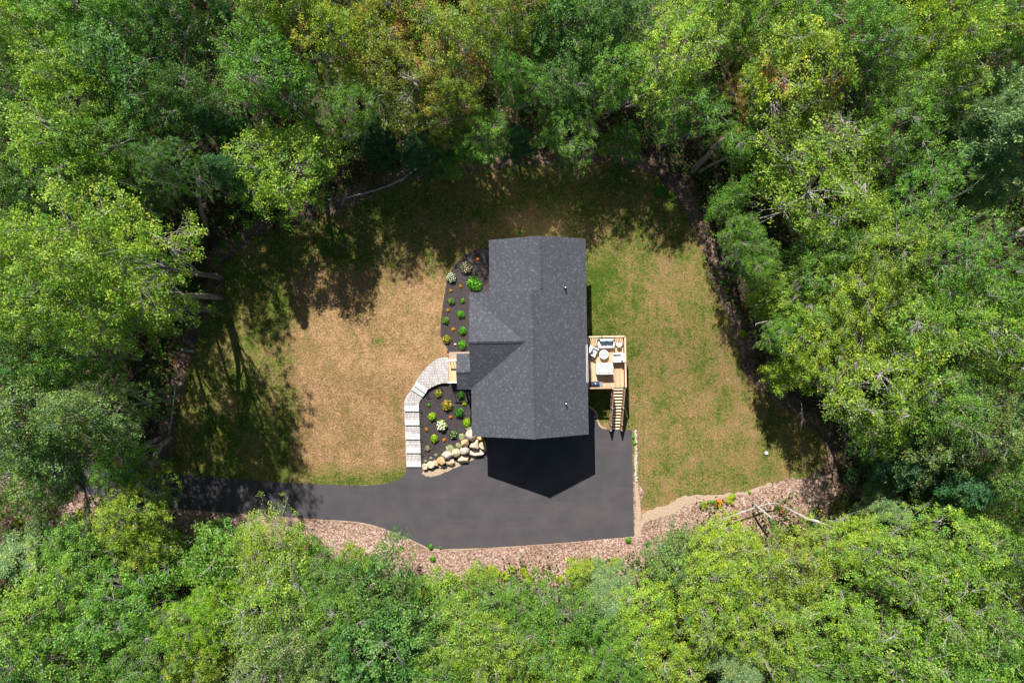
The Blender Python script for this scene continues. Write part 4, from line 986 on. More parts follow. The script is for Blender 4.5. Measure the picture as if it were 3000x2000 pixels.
TR = [
# top left
(60, 55, 95, 'm', 'lg', 16, 'light green maple filling the top left corner of the photo'),
(190, 70, 105, 'm', 'mg', 16, 'mid green tree at the top edge, second from the left corner'),
(325, 50, 100, 'o', 'mg', 16, 'mid green oak at the top edge, third from the left corner'),
(440, 90, 85, 'm', 'dg', 15, 'dark green tree right of the third oak along the top edge'),
(545, 75, 42, 'p', 'pd', 14, 'small dark pine in the gap at the top edge left of the pale green maple'),
(640, 50, 100, 'm', 'lg', 16, 'pale green maple at the top edge left of the first orange tinged tree'),
(45, 190, 85, 'm', 'mg', 16, 'mid green tree at the left edge under the corner maple'),
(165, 215, 110, 'm', 'lg', 17, 'broad light green maple in the upper left woods, above the widest one'),
(310, 190, 110, 'o', 'dg', 16, 'dark green oak in the upper left woods with a bare limb beside it'),
(430, 230, 85, 'm', 'dg', 14, 'dark green tree left of the long leaning trunk in the upper left woods'),
(640, 190, 112, 'm', 'mg', 16, 'big mid green maple directly above the yellow green one left of the lawn top'),
(690, 372, 122, 'm', 'yg', 11.5, 'yellow green round maple overhanging the top left corner of the lawn'),
(30, 300, 75, 'o', 'gg', 16, 'greyish oak on the left edge beside the wide light green maple'),
(150, 340, 120, 'm', 'lg', 17, 'widest light green maple of the upper left woods'),
(290, 340, 100, 'm', 'mg', 15, 'mid green tree right of the widest light green maple'),
(60, 440, 85, 'o', 'gg', 15, 'greyish green oak on the left edge above the big bright crowns'),
(180, 455, 85, 'm', 'dg', 14, 'dark green tree just above the big bright crown left of the lawn'),
(330, 460, 75, 'm', 'dg', 12, 'dark tree in the hollow above the big bright crown, near the curved trunk'),
(420, 395, 66, 'm', 'dg', 15, 'small dark green crown above the curved pale trunk at the upper left'),
(555, 400, 55, 'p', 'pd', 13, 'bluish pine at the lower left of the yellow green maple'),
(530, 300, 45, 'p', 'pd', 12, 'bluish pine in the gap beside the leaning trunk'),
# left
(300, 590, 140, 'm', 'lg', 21.5, 'big bright crown left of the lawn, the one reaching farthest over the lawn edge'),
(130, 590, 115, 'm', 'lg', 20, 'bright green crown behind the one reaching over the left lawn edge'),
(30, 560, 70, 'm', 'mg', 16, 'mid green crown on the left edge at the height of the roof top'),
(60, 690, 100, 'm', 'lg', 16, 'light green crown on the left edge beside the dark hollow'),
(200, 700, 110, 'm', 'lg', 20, 'light green crown below the big bright pair left of the lawn'),
(340, 700, 70, 'm', 'lg', 17, 'small bright crown beside the horizontal looking trunk at the left lawn edge'),
(60, 840, 90, 'm', 'dg', 15, 'dark green crown on the left edge at the height of the walkway'),
(190, 830, 85, 'm', 'mg', 13, 'mid green crown next to the dark hollow at the left of the lawn'),
(70, 960, 105, 'o', 'gg', 15, 'greyish oak on the left edge above the hidden end of the driveway'),
(225, 945, 95, 'o', 'gg', 16, 'greyish oak between the left edge and the thin white birch'),
(130, 1060, 95, 'o', 'gg', 12, 'grey green oak spreading over the far end of the driveway'),
(280, 1050, 60, 'o', 'mg', 11, 'small oak above the curved broken trunk'),
(345, 600, 60, 'm', 'mg', 11, 'low green crown between the lawn edge and the big bright crown'),
(300, 1165, 88, 'o', 'yg', 10, 'yellowish oak hanging over the driveway where it leaves the clearing'),
(25, 1090, 70, 'o', 'mg', 12, 'mid green oak on the left edge at the end of the driveway'),
# bottom left
(60, 1275, 85, 'p', 'pn', 9, 'soft bluish pine at the left edge under the leaf litter slope'),
(190, 1270, 95, 'm', 'mg', 10, 'mid green crown right of the soft bluish pine in the lower left'),
(330, 1260, 60, 'm', 'yg', 8, 'low yellow green crown between the driveway and the fallen log'),
(100, 1390, 110, 'm', 'lg', 12, 'broad light green crown near the left edge in the lower left woods'),
(265, 1400, 100, 'm', 'mg', 12, 'mid green crown below the fallen log'),
(420, 1290, 62, 's', 'mg', 7, 'bushy green sapling right of the fallen log'),
(500, 1270, 70, 's', 'mg', 7, 'bushy dark green sapling under the narrow driveway'),
(620, 1290, 95, 't', 'yg', 9, 'feathery yellow green birch just below the narrow driveway'),
(40, 1520, 90, 'm', 'dg', 13, 'dark green crown in the bottom left corner'),
(180, 1510, 105, 'o', 'mg', 13, 'mid green oak at the bottom edge near the left corner'),
(330, 1520, 85, 'm', 'mg', 13, 'mid green crown at the bottom edge, third from the left'),
(450, 1440, 75, 'm', 'lime', 11, 'brilliant lime green maple in the lower left woods'),
(500, 1380, 55, 'm', 'lime', 10, 'smaller lime green maple above the brilliant one'),
(440, 1540, 80, 'm', 'yg', 12, 'yellow green crown at the bottom edge below the brilliant lime maple'),
(610, 1420, 115, 't', 'lg', 12, 'thin leaved pale birch with many bare twigs in the lower left'),
(620, 1540, 105, 't', 'gg', 13, 'greyish twiggy birch at the bottom edge, left of the dark oak'),
(740, 1330, 75, 'm', 'mg', 9, 'green crown under the litter bank with yellow leaves beside it'),
(760, 1420, 90, 'm', 'mg', 11, 'mid green crown left of the dark bottom oak'),
(880, 1370, 100, 'o', 'dg', 10, 'dark green oak just under the litter bank'),
(870, 1490, 120, 'o', 'dg', 12, 'largest dark green oak in the bottom middle'),
(750, 1540, 85, 'm', 'gg', 12, 'grey green crown at the bottom edge left of the largest dark oak'),
(1010, 1360, 60, 's', 'lg', 7, 'pale green sapling under the litter bank right of the dark oak'),
(1060, 1450, 100, 'm', 'lg', 11, 'vivid green maple in the bottom middle'),
(1020, 1545, 80, 'm', 'mg', 12, 'green crown at the bottom edge below the vivid maple'),
(1170, 1400, 85, 'm', 'mg', 9, 'mid green crown straight under the house shadow'),
(1150, 1520, 100, 'm', 'lg', 12, 'light green crown at the bottom edge, below the roof line'),
(1290, 1440, 100, 'm', 'mg', 11, 'mid green crown in the bottom woods left of the pale pine'),
(1290, 1545, 90, 'm', 'lg', 12, 'light green crown on the bottom edge left of the pale pine pair'),
(1395, 1370, 68, 'p', 'pn', 8, 'pale bluish young pine below the lower right corner of the driveway'),
(1410, 1480, 70, 'm', 'mg', 10, 'mid green crown right below the pale young pine'),
(1410, 1560, 70, 'm', 'mg', 12, 'mid green crown at the bottom edge under the pale young pine'),
(1545, 1290, 66, 's', 'gg', 7.5, 'round greyish dark bush tree beside the driveway corner'),
(1495, 1425, 88, 'm', 'yg', 10, 'yellow green maple right of the pale young pine'),
(1530, 1540, 90, 'm', 'yg', 12, 'yellow green crown at the bottom edge left of the soft blue pine'),
(560, 1238, 40, 's', 'lg', 6, 'small light green sapling on the litter strip under the shaded driveway'),
(690, 1262, 42, 's', 'mg', 6, 'small green sapling on the litter strip where the driveway starts to widen'),
(810, 1292, 38, 's', 'yg', 5.5, 'small yellow green sapling on the litter strip under the widening driveway'),
(1100, 1330, 36, 's', 'lg', 5.5, 'small sapling on the litter strip just left of the house shadow line'),
(1330, 1325, 34, 's', 'yg', 5.5, 'small yellow green sapling at the litter strip beside the fern row'),
# bottom right
(1650, 1270, 95, 'm', 'yg', 9, 'yellow green crown at the litter bank beside the birch log'),
(1640, 1390, 105, 'm', 'yg', 11, 'yellow green crown below the litter bank at the lower right'),
(1680, 1530, 70, 'p', 'pn', 12, 'soft blue green pine at the bottom edge'),
(1760, 1460, 95, 'm', 'yg', 12, 'yellow green crown just right of the soft blue green pine'),
(1800, 1320, 110, 't', 'yg', 10, 'twiggy yellow green birch over the fallen birch logs'),
(1870, 1540, 90, 'm', 'mg', 13, 'mid green crown at the bottom edge with a dark gap beside it'),
(1920, 1420, 110, 'm', 'lg', 12, 'light green crown below the twiggy birch'),
(1950, 1240, 80, 'm', 'yg', 10, 'yellow green crown just below the shaded lawn tip'),
(2040, 1170, 48, 'p', 'pn', 8, 'small soft pine by the shaded lawn tip'),
(2070, 1300, 115, 'm', 'lg', 12, 'broad light green crown in the lower right woods'),
(2060, 1500, 115, 't', 'lg', 13, 'pale streaky birch near the bottom edge at the lower right'),
(2210, 1380, 120, 't', 'lg', 14, 'pale streaky birch crown with white limbs at the right edge'),
(2220, 1530, 115, 'm', 'mg', 14, 'mid green crown at the bottom right corner'),
(2330, 1470, 80, 'm', 'mg', 14, 'mid green crown on the right edge above the bottom corner'),
(2200, 1240, 95, 'm', 'lg', 12, 'light green crown below the dark cleft at the right edge'),
(2310, 1290, 85, 'm', 'mg', 14, 'mid green crown on the right edge below the dark cleft'),
# right
(2000, 900, 128, 't', 'yg', 15, 'brightest yellow green spreading crown right of the lawn, with pale limbs showing'),
(1860, 800, 95, 'm', 'yg', 11, 'yellow green crown just above the brightest spreading one at the right lawn edge'),
(1850, 700, 90, 'm', 'lg', 11, 'light green crown leaning over the right lawn edge at the height of the vent pipes'),
(1960, 690, 105, 'm', 'yg', 13, 'yellow green crown behind the one leaning over the right lawn edge'),
(2110, 780, 115, 'm', 'lg', 15, 'light green crown up right of the brightest spreading one'),
(2240, 730, 115, 't', 'lg', 16, 'pale crown with white twigs near the right edge'),
(2300, 830, 85, 'm', 'lg', 16, 'light green crown on the right edge at deck height'),
(2170, 920, 110, 'm', 'mg', 14, 'mid green crown right of the brightest spreading one'),
(2160, 1010, 90, 'o', 'gg', 12, 'brownish grey oak below right of the brightest spreading crown'),
(2290, 960, 95, 'o', 'gg', 15, 'grey green oak on the right edge'),
(2060, 1060, 75, 'p', 'pd', 9, 'dark pine beside the shaded lawn tip'),
(2200, 1110, 80, 'p', 'pd', 11, 'dark pine above the cleft near the right edge'),
(2310, 1110, 85, 'm', 'mg', 14, 'mid green crown on the right edge above the dark cleft'),
(1880, 590, 90, 'm', 'mg', 12, 'mid green crown right of the upper lawn corner'),
(1870, 445, 145, 't', 'yg', 14, 'huge feathery pale yellow green crown right of the top of the lawn'),
(2040, 590, 105, 'm', 'lg', 15, 'light green crown below the huge feathery one'),
(2170, 600, 95, 'm', 'mg', 16, 'mid green crown left of the dark hollow at the right edge'),
(2320, 670, 70, 'o', 'mg', 17, 'green oak on the right edge below the dark hollow'),
(2110, 470, 90, 'm', 'mg', 15, 'shaded mid green crown between the feathery crown and the blue pines'),
(2250, 330, 105, 'p', 'pn', 18, 'largest blue green pine at the right edge'),
(2320, 230, 90, 'p', 'pn', 18, 'blue green pine at the right edge above the largest one'),
(2280, 440, 75, 'p', 'pn', 16, 'blue green pine at the right edge below the largest one'),
(2190, 280, 60, 'p', 'pn', 15, 'smaller blue green pine left of the largest one'),
(1662, 478, 42, 's', 'mg', 9, 'small dark edged sapling at the upper right lawn corner below the leaning trunk'),
(1700, 545, 50, 'm', 'mg', 10, 'small green crown by the right lawn edge left of the feathery giant'),
(1745, 620, 52, 'm', 'mg', 10, 'low green crown at the right lawn edge at the height of the roof middle'),
(1760, 700, 42, 's', 'yg', 8, 'yellow green sapling above the deck height at the right lawn edge'),
(1785, 770, 48, 'm', 'mg', 9, 'low green crown at the right lawn edge level with the deck'),
(1800, 860, 40, 's', 'yg', 8, 'yellow green sapling left of the brightest spreading crown'),
(2020, 1000, 60, 'm', 'mg', 9, 'shaded green crown beneath the lower rim of the brightest spreading crown'),
# top right
(2290, 90, 95, 'm', 'mg', 17, 'mid green crown in the top right corner'),
(2150, 60, 100, 'm', 'yg', 17, 'yellow green crown at the top edge next to the corner'),
(2140, 180, 90, 'm', 'lg', 16, 'light green crown left of the blue green pines'),
(2020, 110, 90, 'm', 'mg', 16, 'mid green crown at the top right beside the dark slit'),
(2080, 300, 100, 'm', 'mg', 15, 'mid green crown right of the bare dead tree'),
(1985, 320, 60, 'm', 'lg', 12, 'small light green crown under the bare dead tree'),
(1900, 60, 95, 'm', 'mg', 16, 'mid green crown at the top edge left of the dark slit'),
(1830, 190, 125, 'm', 'yg', 15, 'yellow green maple with red tinged branch tips at the top right', .16),
(1720, 210, 70, 'm', 'yg', 13, 'smaller maple with a red top beside the large red tinged one', .34),
(1750, 60, 85, 'm', 'lg', 16, 'light green crown at the top edge above the red tinged maples'),
(1640, 60, 80, 'm', 'lg', 16, 'light green crown at the top edge, right of the long yellow green one'),
(1550, 120, 115, 'm', 'yg', 16, 'tall yellow green crown straight above the house, right of centre'),
(1560, 260, 85, 'm', 'mg', 13, 'mid green crown between the tall yellow green one and the lawn'),
(1700, 330, 62, 'm', 'mg', 11, 'green crown with a few orange leaves behind the big leaning trunk', .12),
(1750, 400, 55, 'm', 'yg', 9, 'small yellowish crown right of the big leaning trunk', .2),
(1410, 70, 90, 'm', 'dg', 16, 'dark green crown at the top edge straight above the house'),
(1290, 70, 95, 'o', 'dg', 16, 'dark green oak at the top edge left of the dark crown above the house'),
(1430, 190, 85, 'm', 'mg', 15, 'mid green crown above the arched bare branch'),
(1280, 210, 85, 'm', 'dg', 14, 'dark green crown behind the upright bare trunk'),
(1310, 310, 75, 'm', 'mg', 11, 'green crown at the top of the lawn straight above the house'),
(1420, 330, 45, 's', 'mg', 7, 'small green sapling at the top lawn edge by the thin curved stem'),
(1170, 60, 90, 'm', 'yo', 16, 'orange tinged crown at the top edge, rightmost of its kind', .18),
(1050, 150, 105, 'm', 'yo', 16, 'orange tinged crown in the top middle with a broken limb', .28),
(900, 70, 115, 'm', 'yo', 16, 'largest orange tinged crown at the top edge', .24),
(800, 110, 85, 'm', 'yg', 16, 'leftmost yellow orange crown at the top edge', .20),
(930, 210, 110, 't', 'yo', 15, 'orange and green crown with white bare twigs in the top middle', .32),
(1040, 250, 75, 'm', 'yo', 14, 'orange tipped crown right of the one with white bare twigs', .26),
(820, 260, 70, 'm', 'mg', 14, 'mid green crown between the yellow green maple and the orange trees'),
(1110, 330, 72, 'm', 'mg', 11, 'bright green small crown at the top lawn edge below the orange trees'),
(1180, 200, 65, 'm', 'mg', 14, 'mid green crown in the gap right of the orange trees'),
(870, 340, 50, 'p', 'pd', 10, 'bluish pine left of the fallen bowed sapling'),
(960, 360, 50, 'p', 'pd', 10, 'bluish pine above the fallen bowed sapling'),
(1190, 330, 42, 'p', 'pd', 9, 'dark pine in the gap at the top lawn edge'),
(1030, 370, 45, 's', 'mg', 6, 'small leafy sapling at the top lawn edge'),
]
for t_ in TR:
    tree(*t_[:7], auto=(t_[7] if len(t_) > 7 else 0.0))
print('trees', len(TR))
# woods continuing beyond the frame
ring = []
for gy in range(-7, 8):
    for gx in range(-9, 10):
        x = gx * 7.6 + R.uniform(-1.8, 1.8); y = gy * 7.4 + R.uniform(-1.8, 1.8); zc = 11.0
        px = 1500 + x * 2000 / (H - zc); py = 1000 - y * 2000 / (H - zc)
        if (px < -110 or px > 3110 or py < -90 or py > 2090): ring.append((px / 1.27551, py / 1.27551))
for (a, b) in ring:
    tree(a, b, 95, R.choice('mmmot'), R.choice(['lg', 'mg', 'mg', 'dg', 'gg', 'yg']), R.uniform(14, 17), 'tree of the surrounding woods beyond the edge of the photo', group='woods beyond the photo edges')

gv = np.array([v.co[:] for v in ground_obj.data.vertices]); near = (np.abs(gv[:, 0]) < 56) & (np.abs(gv[:, 1]) < 40)
def dist_poly(X, Y, poly):
    p = np.array(poly); q = np.roll(p, -1, 0); best = np.full(X.shape, 1e9)
    for a, b in zip(p, q):
        d = b - a; L2 = (d @ d) + 1e-12; t = np.clip(((X - a[0]) * d[0] + (Y - a[1]) * d[1]) / L2, 0, 1)
        best = np.minimum(best, np.hypot(X - a[0] - t * d[0], Y - a[1] - t * d[1]))
    return best
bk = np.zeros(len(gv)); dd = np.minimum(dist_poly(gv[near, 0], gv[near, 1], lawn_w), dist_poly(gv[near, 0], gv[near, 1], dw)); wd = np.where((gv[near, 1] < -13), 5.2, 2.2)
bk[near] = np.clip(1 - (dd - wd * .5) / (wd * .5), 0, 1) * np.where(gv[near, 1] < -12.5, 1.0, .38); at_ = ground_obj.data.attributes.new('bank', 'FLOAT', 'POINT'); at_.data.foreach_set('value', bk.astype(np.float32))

# ---- dead tree, snags, logs
def bare(name, base, top, seed, n=26, L=2.2, r=.11, label='', cat='tree', group=None, material='deadwood', spread=1.0):
    global rng
    t = empty(name, base); tag(t, label, cat, group)
    a = np.zeros(3); b = np.array(tuple(top - base)); tr = curve_pts(a, b, 8, .06)
    o = link(bpy.data.objects.new('trunk', tubes_mesh('trunk', [(tr, [r * (1 - .75 * i / 7) for i in range(8)], 7)], M[material])), t)
    segs = []
    for k in range(n):
        f = .45 + .55 * k / n; q = tr[min(7, int(f * 7))]; d = norm(rng.normal(size=(1, 3)))[0]; d[2] = abs(d[2]) * .8
        ln = L * (1.25 - f * .5) * rng.uniform(.5, 1) * spread; e = q + d * ln; pts = curve_pts(q, e, 5, .3)
        segs.append((pts, [r * .38, r * .28, r * .2, r * .12, r * .05], 4))
        for w_ in range(4):
            m_ = pts[1 + w_ % 3]; e2 = m_ + norm(rng.normal(size=(1, 3)) + d * .8)[0] * ln * .45; segs.append((curve_pts(m_, e2, 3, .25), [r * .15, r * .1, r * .04], 3))
    if segs: link(bpy.data.objects.new('limbs', tubes_mesh('limbs', segs, M[material])), t)
    return t
bare('dead_tree', PG(2330, 480), P(2500, 330, 15), 1, n=30, L=2.6, r=.13, label='bare dead tree with bleached branches among the green crowns at the upper right')
bare('dead_tree', PG(1290, 400), P(1200, 205, 16.5), 2, n=16, L=2.2, r=.10, label='bleached bare treetop poking out of the orange tinged crowns')
bare('dead_tree', PG(690, 560), P(590, 420, 9), 3, n=24, L=1.3, r=.09, label='small bare tree in the dark gap left of the yellow green maple')
def trunkline(name, pts, radii, label, cat='log', material='log', n=9):
    """pts: photo px with height"""
    W_ = [P(x, y, z) for x, y, z in pts]; base = W_[0].copy()
    m = MB(); m.tube([p - base for p in W_], radii, n); o = m.build(name, M[material], None, smooth=True); o.location = base; tag(o, label, cat); return o
trunkline('tree_trunk', [(648, 871, 1), (620, 869, 3), (590, 867, 5), (545, 866, 7.5), (470, 850, 10)], [.30, .26, .24, .22, .18], 'thick grey trunk pointing left at the left lawn edge', 'trunk')
trunkline('tree_trunk', [(2026, 506, .6), (2050, 478, 2.5), (2080, 450, 5), (2105, 420, 7), (2118, 405, 8)], [.28, .25, .22, .2, .14], 'big grey leaning trunk at the upper right lawn corner', 'trunk')
trunkline('tree_trunk', [(2045, 508, .5), (2080, 485, 1.8), (2130, 462, 3.6), (2180, 462, 4.5)], [.17, .14, .11, .05], 'thinner trunk forking off beside the big leaning trunk', 'trunk')
trunkline('tree_trunk', [(705, 262, 2), (668, 225, 4), (635, 185, 6), (600, 150, 8)], [.24, .22, .2, .16], 'long dark leaning trunk in the upper left woods', 'trunk', 'bark')
trunkline('tree_trunk', [(640, 422, 3), (652, 390, 6), (664, 360, 9)], [.15, .13, .1], 'short pale trunk in the dark gap of the upper left woods', 'trunk', 'bark')
trunkline('tree_trunk', [(612, 690, .8), (590, 620, 4), (583, 570, 7), (588, 515, 10)], [.19, .17, .15, .1], 'curved pale trunk standing left of the upper lawn corner', 'trunk')
trunkline('tree_trunk', [(1541, 205, 3), (1543, 165, 5), (1549, 130, 7)], [.2, .18, .15], 'upright grey trunk in the gap straight above the house', 'trunk')
trunkline('tree_trunk', [(1740, 320, 1.5), (1745, 265, 3), (1752, 220, 4.5), (1768, 150, 7)], [.15, .13, .12, .08], 'slim pale trunk in the top woods right of the house axis', 'trunk', 'pale')
trunkline('bare_branch', [(1826, 317, 4), (1850, 310, 4.6), (1880, 311, 5), (1920, 321, 5), (1956, 337, 4.6)], [.09, .11, .11, .09, .06], 'arched bare branch above the top of the lawn', 'branch', 'pale')
trunkline('bare_sapling', [(1648, 446, .9), (1643, 410, 1.8), (1645, 372, 2.8), (1655, 346, 3.4)], [.08, .075, .06, .03], 'thin curved bare stem at the top lawn edge', 'trunk', 'pale')
trunkline('bowed_sapling', [(1000, 606, .95), (1005, 582, 1.3), (1072, 565, 1.6), (1130, 547, 1.9), (1185, 522, 2.0), (1230, 487, 2.0), (1297, 470, 1.9), (1375, 467, 1.6)], [.05, .07, .08, .08, .075, .07, .05, .03], 'long bowed pale sapling lying along the top left lawn edge', 'fallen sapling', 'pale', 6)
trunkline('fallen_branch', [(513, 1126, 1.1), (512, 1150, 1.1), (507, 1185, 1.1), (503, 1225, 1.0), (495, 1272, 1.0)], [.03, .06, .07, .07, .05], 'thin white birch stem lying along the left lawn edge', 'fallen branch', 'pale', 6)
trunkline('broken_trunk', [(446, 1392, .6), (447, 1365, 1.3), (455, 1335, 2.4), (470, 1305, 2.6), (503, 1284, 1.2)], [.17, .2, .22, .24, .24], 'curved broken pale trunk by the driveway where it leaves the clearing', 'trunk')
trunkline('log', [(425, 1300, 1.2), (447, 1293, 1.2), (470, 1281, 1.2)], [.2, .22, .2], 'short grey log behind the curved broken trunk', 'log')
trunkline('log', [(531, 1022, 1.0), (548, 1026, 1.0), (570, 1030, 1.0)], [.14, .17, .15], 'short weathered log at the left lawn edge above the thin birch stem', 'log')
trunkline('log', [(330, 1018, 1.1), (370, 1035, 1.1), (415, 1055, 1.1)], [.2, .19, .17], 'dark log in the shaded hollow left of the lawn', 'log', 'bark')
trunkline('log', [(505, 950, 1), (515, 970, 1), (524, 990, 1)], [.14, .15, .13], 'short dark log standing out of the leaves under the thick pointing trunk', 'log', 'bark')
trunkline('log', [(404, 1642, 1.5), (430, 1624, 2.0), (460, 1606, 2.4), (494, 1600, 2.6)], [.24, .26, .28, .24], 'big fallen grey log below the driveway at the lower left', 'log')
trunkline('log', [(462, 1824, 6.2), (490, 1800, 6.3), (538, 1772, 6.2)], [.2, .2, .17], 'pale fallen log beside the brilliant lime maple', 'log')
trunkline('birch_log', [(2095, 1530, .5), (2119, 1520, .9), (2165, 1503, 1.2), (2208, 1488, 1.2), (2252, 1474, 1.1), (2283, 1473, 1.0)], [.04, .06, .07, .07, .06, .04], 'long thin white birch log on the litter bank at the lower right', 'log', 'pale')
trunkline('birch_log', [(2209, 1476, 1.2), (2232, 1494, 2.0), (2262, 1518, 2.6)], [.10, .11, .10], 'short white birch log crossing the long thin one', 'log', 'pale')
trunkline('birch_log', [(2290, 1480, 1.8), (2335, 1503, 2.6), (2362, 1518, 3.2), (2395, 1527, 3.4), (2410, 1533, 3.3), (2450, 1548, 3.0)], [.04, .08, .12, .14, .12, .07], 'thickest white birch log at the lower right under the twiggy birch', 'log', 'pale')
trunkline('stump', [(1068, 1730, 1.4), (1088, 1716, 1.8), (1102, 1702, 2.2)], [.13, .17, .12], 'pale broken stump with yellow leaves below the litter bank', 'stump', 'deadwood')
trunkline('bare_branch', [(1630, 1840, 6.8), (1650, 1862, 6.8), (1674, 1890, 6.6)], [.05, .07, .03], 'bare forked branch in the bottom woods below the driveway corner', 'branch', 'deadwood', 5)
trunkline('bare_branch', [(2210, 1745, 6.8), (2208, 1785, 6.8), (2192, 1835, 6.6)], [.06, .06, .03], 'bare branch hanging in the yellow green crowns at the lower right', 'branch', 'deadwood', 5)
trunkline('bare_branch', [(2725, 340 + 350, 9), (2830, 725, 9), (2910, 720, 9.4), (3010, 665, 10)], [.06, .09, .12, .16], 'long dark branch across the hollow at the right edge', 'branch', 'bark', 6)
trunkline('tree_trunk', [(2470, 1370, .4), (2476, 1330, 1.8), (2484, 1290, 3.2)], [.10, .09, .07], 'thin pale trunk at the shaded lawn tip on the right', 'trunk', 'pale')
trunkline('bare_branch', [(2212, 960, 6.5), (2215, 948, 6.7), (2248, 940, 6.8)], [.02, .035, .03], 'thin white twig poking over the right lawn edge', 'branch', 'pale', 5)
trunkline('bare_branch', [(2345, 1265, 5.5), (2351, 1225, 6), (2348, 1180, 6.2)], [.03, .045, .04], 'straight white twig under the brightest spreading crown', 'branch', 'pale', 5)

# ---- ferns on the lower litter bank
def fern_mesh():
    V_ = []; C = []
    for k in range(9):
        a = k * 2 * math.pi / 9 + rng.normal() * .2; L = rng.uniform(.75, 1.1)
        for s_ in range(9):
            t = (s_ + .5) / 9; w_ = .30 * math.sin(math.pi * min(1, t * .9 + .12)) ; c = np.array([math.cos(a), math.sin(a), 0]) * L * t + np.array([0, 0, .35 * math.sin(math.pi * t * .85)])
            tx = np.array([math.cos(a), math.sin(a), 0]) * .055; ty = np.array([-math.sin(a), math.cos(a), 0])
            for sg in (-1, 1):
                V_ += [c - tx, c + ty * w_ * sg * .5 + tx * .2 - [0, 0, .02], c + tx + ty * sg * w_ + tx * 1.5 - [0, 0, .06], c + tx]
                r_ = rng.uniform(0.2, .9); C += [[r_, .6, .9]] * 4
    return quads_mesh('fronds', np.array(V_), np.array(C), M['leaf'])
fern = [fern_mesh(), fern_mesh()]
FP = [(1480, 1680), (1500, 1662), (1535, 1668), (1550, 1690), (1590, 1700), (1640, 1690), (1665, 1672), (1690, 1655), (1720, 1642), (1745, 1640), (1765, 1650), (1785, 1660), (1800, 1640), (1812, 1648),
      (1440, 1660), (1450, 1675), (1055, 1700), (1080, 1688), (1100, 1712), (1740, 1672), (1850, 1675), (2135, 1460), (2150, 1500), (2060, 1475), (155, 1480), (60, 1520), (30, 1560), (130, 1510), (390, 1560), (370, 1585), (200, 1450), (120, 1440), (240, 1500), (1280, 470), (1300, 480), (1562, 432), (1270, 498), (700, 700), (720, 640), (660, 720), (640, 760)]
FL = {20: 'yellow marker like fern clump at the right end of the fern row below the driveway'}
for i, (px, py) in enumerate(FP):
    yel = i in (16, 17, 18, 20)
    o = link(bpy.data.objects.new('fern', fern[i % 2])); o.location = PG(px, py) + Vector((0, 0, .25)); s_ = R.uniform(.4, .62); o.scale = (s_, s_, s_); o.rotation_euler = (R.uniform(-.2, .2), R.uniform(-.2, .2), R.uniform(0, 6))
    o.color = (.38, .34, .02, 0) if yel else ((.21, .30, .02, 0) if py > 1400 else (.08, .16, .02, 0))
    if py > 1620 and not yel: tag(o, 'lime green fern in the fern row between the litter bank and the bottom woods', 'fern', 'ferns below the litter bank')
    elif yel: tag(o, 'yellow fern clump beside the pale broken stump' if i != 20 else 'yellow fern at the right end of the fern row', 'fern', 'yellow ferns' if i != 20 else None)
    elif py > 1400: tag(o, 'green fern on the sunny litter slope ' + ('by the far end of the driveway' if px < 1000 else 'at the lower right of the lawn'), 'fern', 'ferns on the litter slope')
    else: tag(o, 'dark green fern in the shade at the upper edge of the lawn', 'fern', 'ferns at the upper lawn edge')

# ---- undergrowth, wood chips, grass blades (stuff)
lawn_np = lawn_w; drv_np = dw
def scatter(n, x0, x1, y0, y1): return rng.uniform(x0, x1, n), rng.uniform(y0, y1, n)
def dist_poly(X, Y, poly):
    p = np.array(poly); q = np.roll(p, -1, 0); best = np.full(X.shape, 1e9)
    for a, b in zip(p, q):
        d = b - a; L2 = (d @ d) + 1e-12; t = np.clip(((X - a[0]) * d[0] + (Y - a[1]) * d[1]) / L2, 0, 1)
        best = np.minimum(best, np.hypot(X - a[0] - t * d[0], Y - a[1] - t * d[1]))
    return best
X, Y = scatter(9000, -52, 52, -35, 35)
ok = ~inside_np(X, Y, lawn_np) & ~inside_np(X, Y, drv_np); X = X[ok]; Y = Y[ok]
dl = np.minimum(dist_poly(X, Y, lawn_np), dist_poly(X, Y, drv_np))
bank = (Y < -15) & (X > -26) & (X < 20)
keep = (dl > np.where(bank, 1.7, .35)) & (rng.uniform(size=len(X)) < np.where(bank, np.clip((dl - .5) / 3, .16, .85), np.clip((dl - .2) / 2.6, .18, .85))); X = X[keep]; Y = Y[keep]; dl = dl[keep]
C = []; Nn = []; tone = []
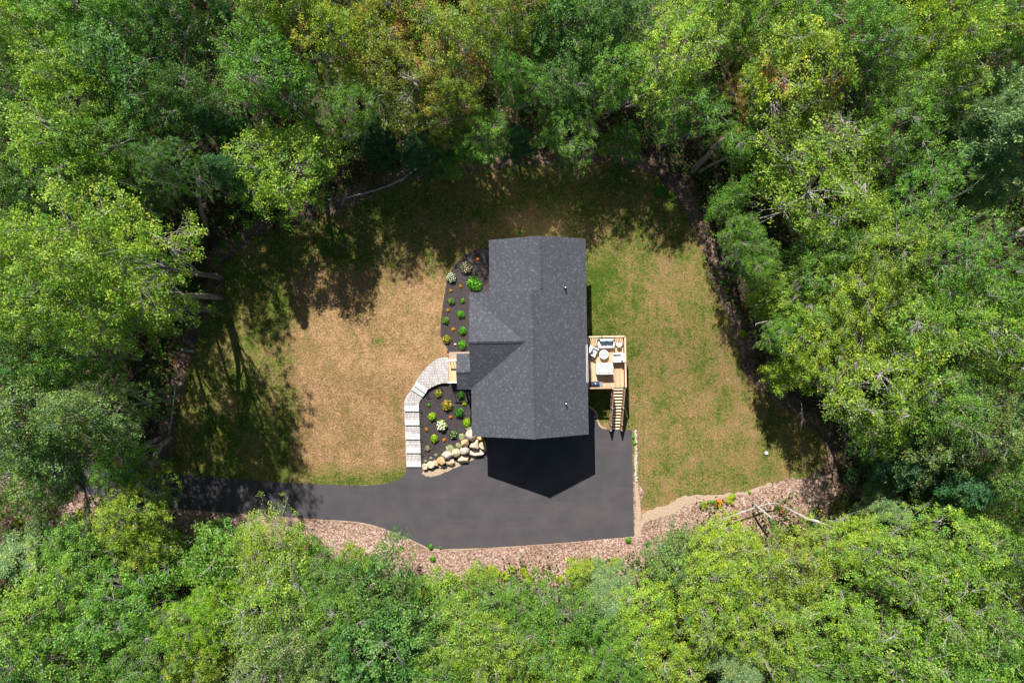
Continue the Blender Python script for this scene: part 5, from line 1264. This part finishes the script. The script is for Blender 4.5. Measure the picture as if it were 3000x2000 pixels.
for x, y, q in zip(X, Y, dl):
    deep = min(1, max(0, (q - 3) / 4)); n = 26; hh = rng.uniform(.25, 1.2) + deep * rng.uniform(0, 2.6); z = hgt(x, y); rr = rng.uniform(.3, .6) + .25 * deep
    zz = rng.uniform(0, 1, n) ** .6 * hh
    C.append(np.stack([x + rng.normal(size=n) * rr, y + rng.normal(size=n) * rr, z + .1 + zz], 1)); Nn.append(rng.normal(size=(n, 3)) * .5 + [0, 0, 1])
    tone.append(np.stack([rng.beta(2, 2, n), np.full(n, rng.uniform(0, 1)), np.full(n, rng.uniform(0, 1))], 1))
C = np.concatenate(C); L = rng.uniform(.6, 1.4, len(C)) * .24
Vv, tt = leaf_arrays(C, norm(np.concatenate(Nn)), L, L * .6, np.concatenate(tone))
o = link(bpy.data.objects.new('undergrowth', quads_mesh('undergrowth', Vv, tt, M['leaf']))); o.color = (.060, .125, .018, .03)
tag(o, 'low leafy undergrowth on the forest floor round the clearing', 'undergrowth', kind='stuff')
X, Y = scatter(90000, -40, 34, -24, 19)
ok = ~inside_np(X, Y, lawn_np) & ~inside_np(X, Y, drv_np); X = X[ok]; Y = Y[ok]
dl = np.minimum(dist_poly(X, Y, lawn_np), dist_poly(X, Y, drv_np)); k = dl < np.where(Y < -12, 4.0, 1.8) * rng.uniform(.3, 1.15, len(dl)); X = X[k][:40000]; Y = Y[k][:40000]
Z = np.array([hgt(x, y) for x, y in zip(X, Y)]) + .03
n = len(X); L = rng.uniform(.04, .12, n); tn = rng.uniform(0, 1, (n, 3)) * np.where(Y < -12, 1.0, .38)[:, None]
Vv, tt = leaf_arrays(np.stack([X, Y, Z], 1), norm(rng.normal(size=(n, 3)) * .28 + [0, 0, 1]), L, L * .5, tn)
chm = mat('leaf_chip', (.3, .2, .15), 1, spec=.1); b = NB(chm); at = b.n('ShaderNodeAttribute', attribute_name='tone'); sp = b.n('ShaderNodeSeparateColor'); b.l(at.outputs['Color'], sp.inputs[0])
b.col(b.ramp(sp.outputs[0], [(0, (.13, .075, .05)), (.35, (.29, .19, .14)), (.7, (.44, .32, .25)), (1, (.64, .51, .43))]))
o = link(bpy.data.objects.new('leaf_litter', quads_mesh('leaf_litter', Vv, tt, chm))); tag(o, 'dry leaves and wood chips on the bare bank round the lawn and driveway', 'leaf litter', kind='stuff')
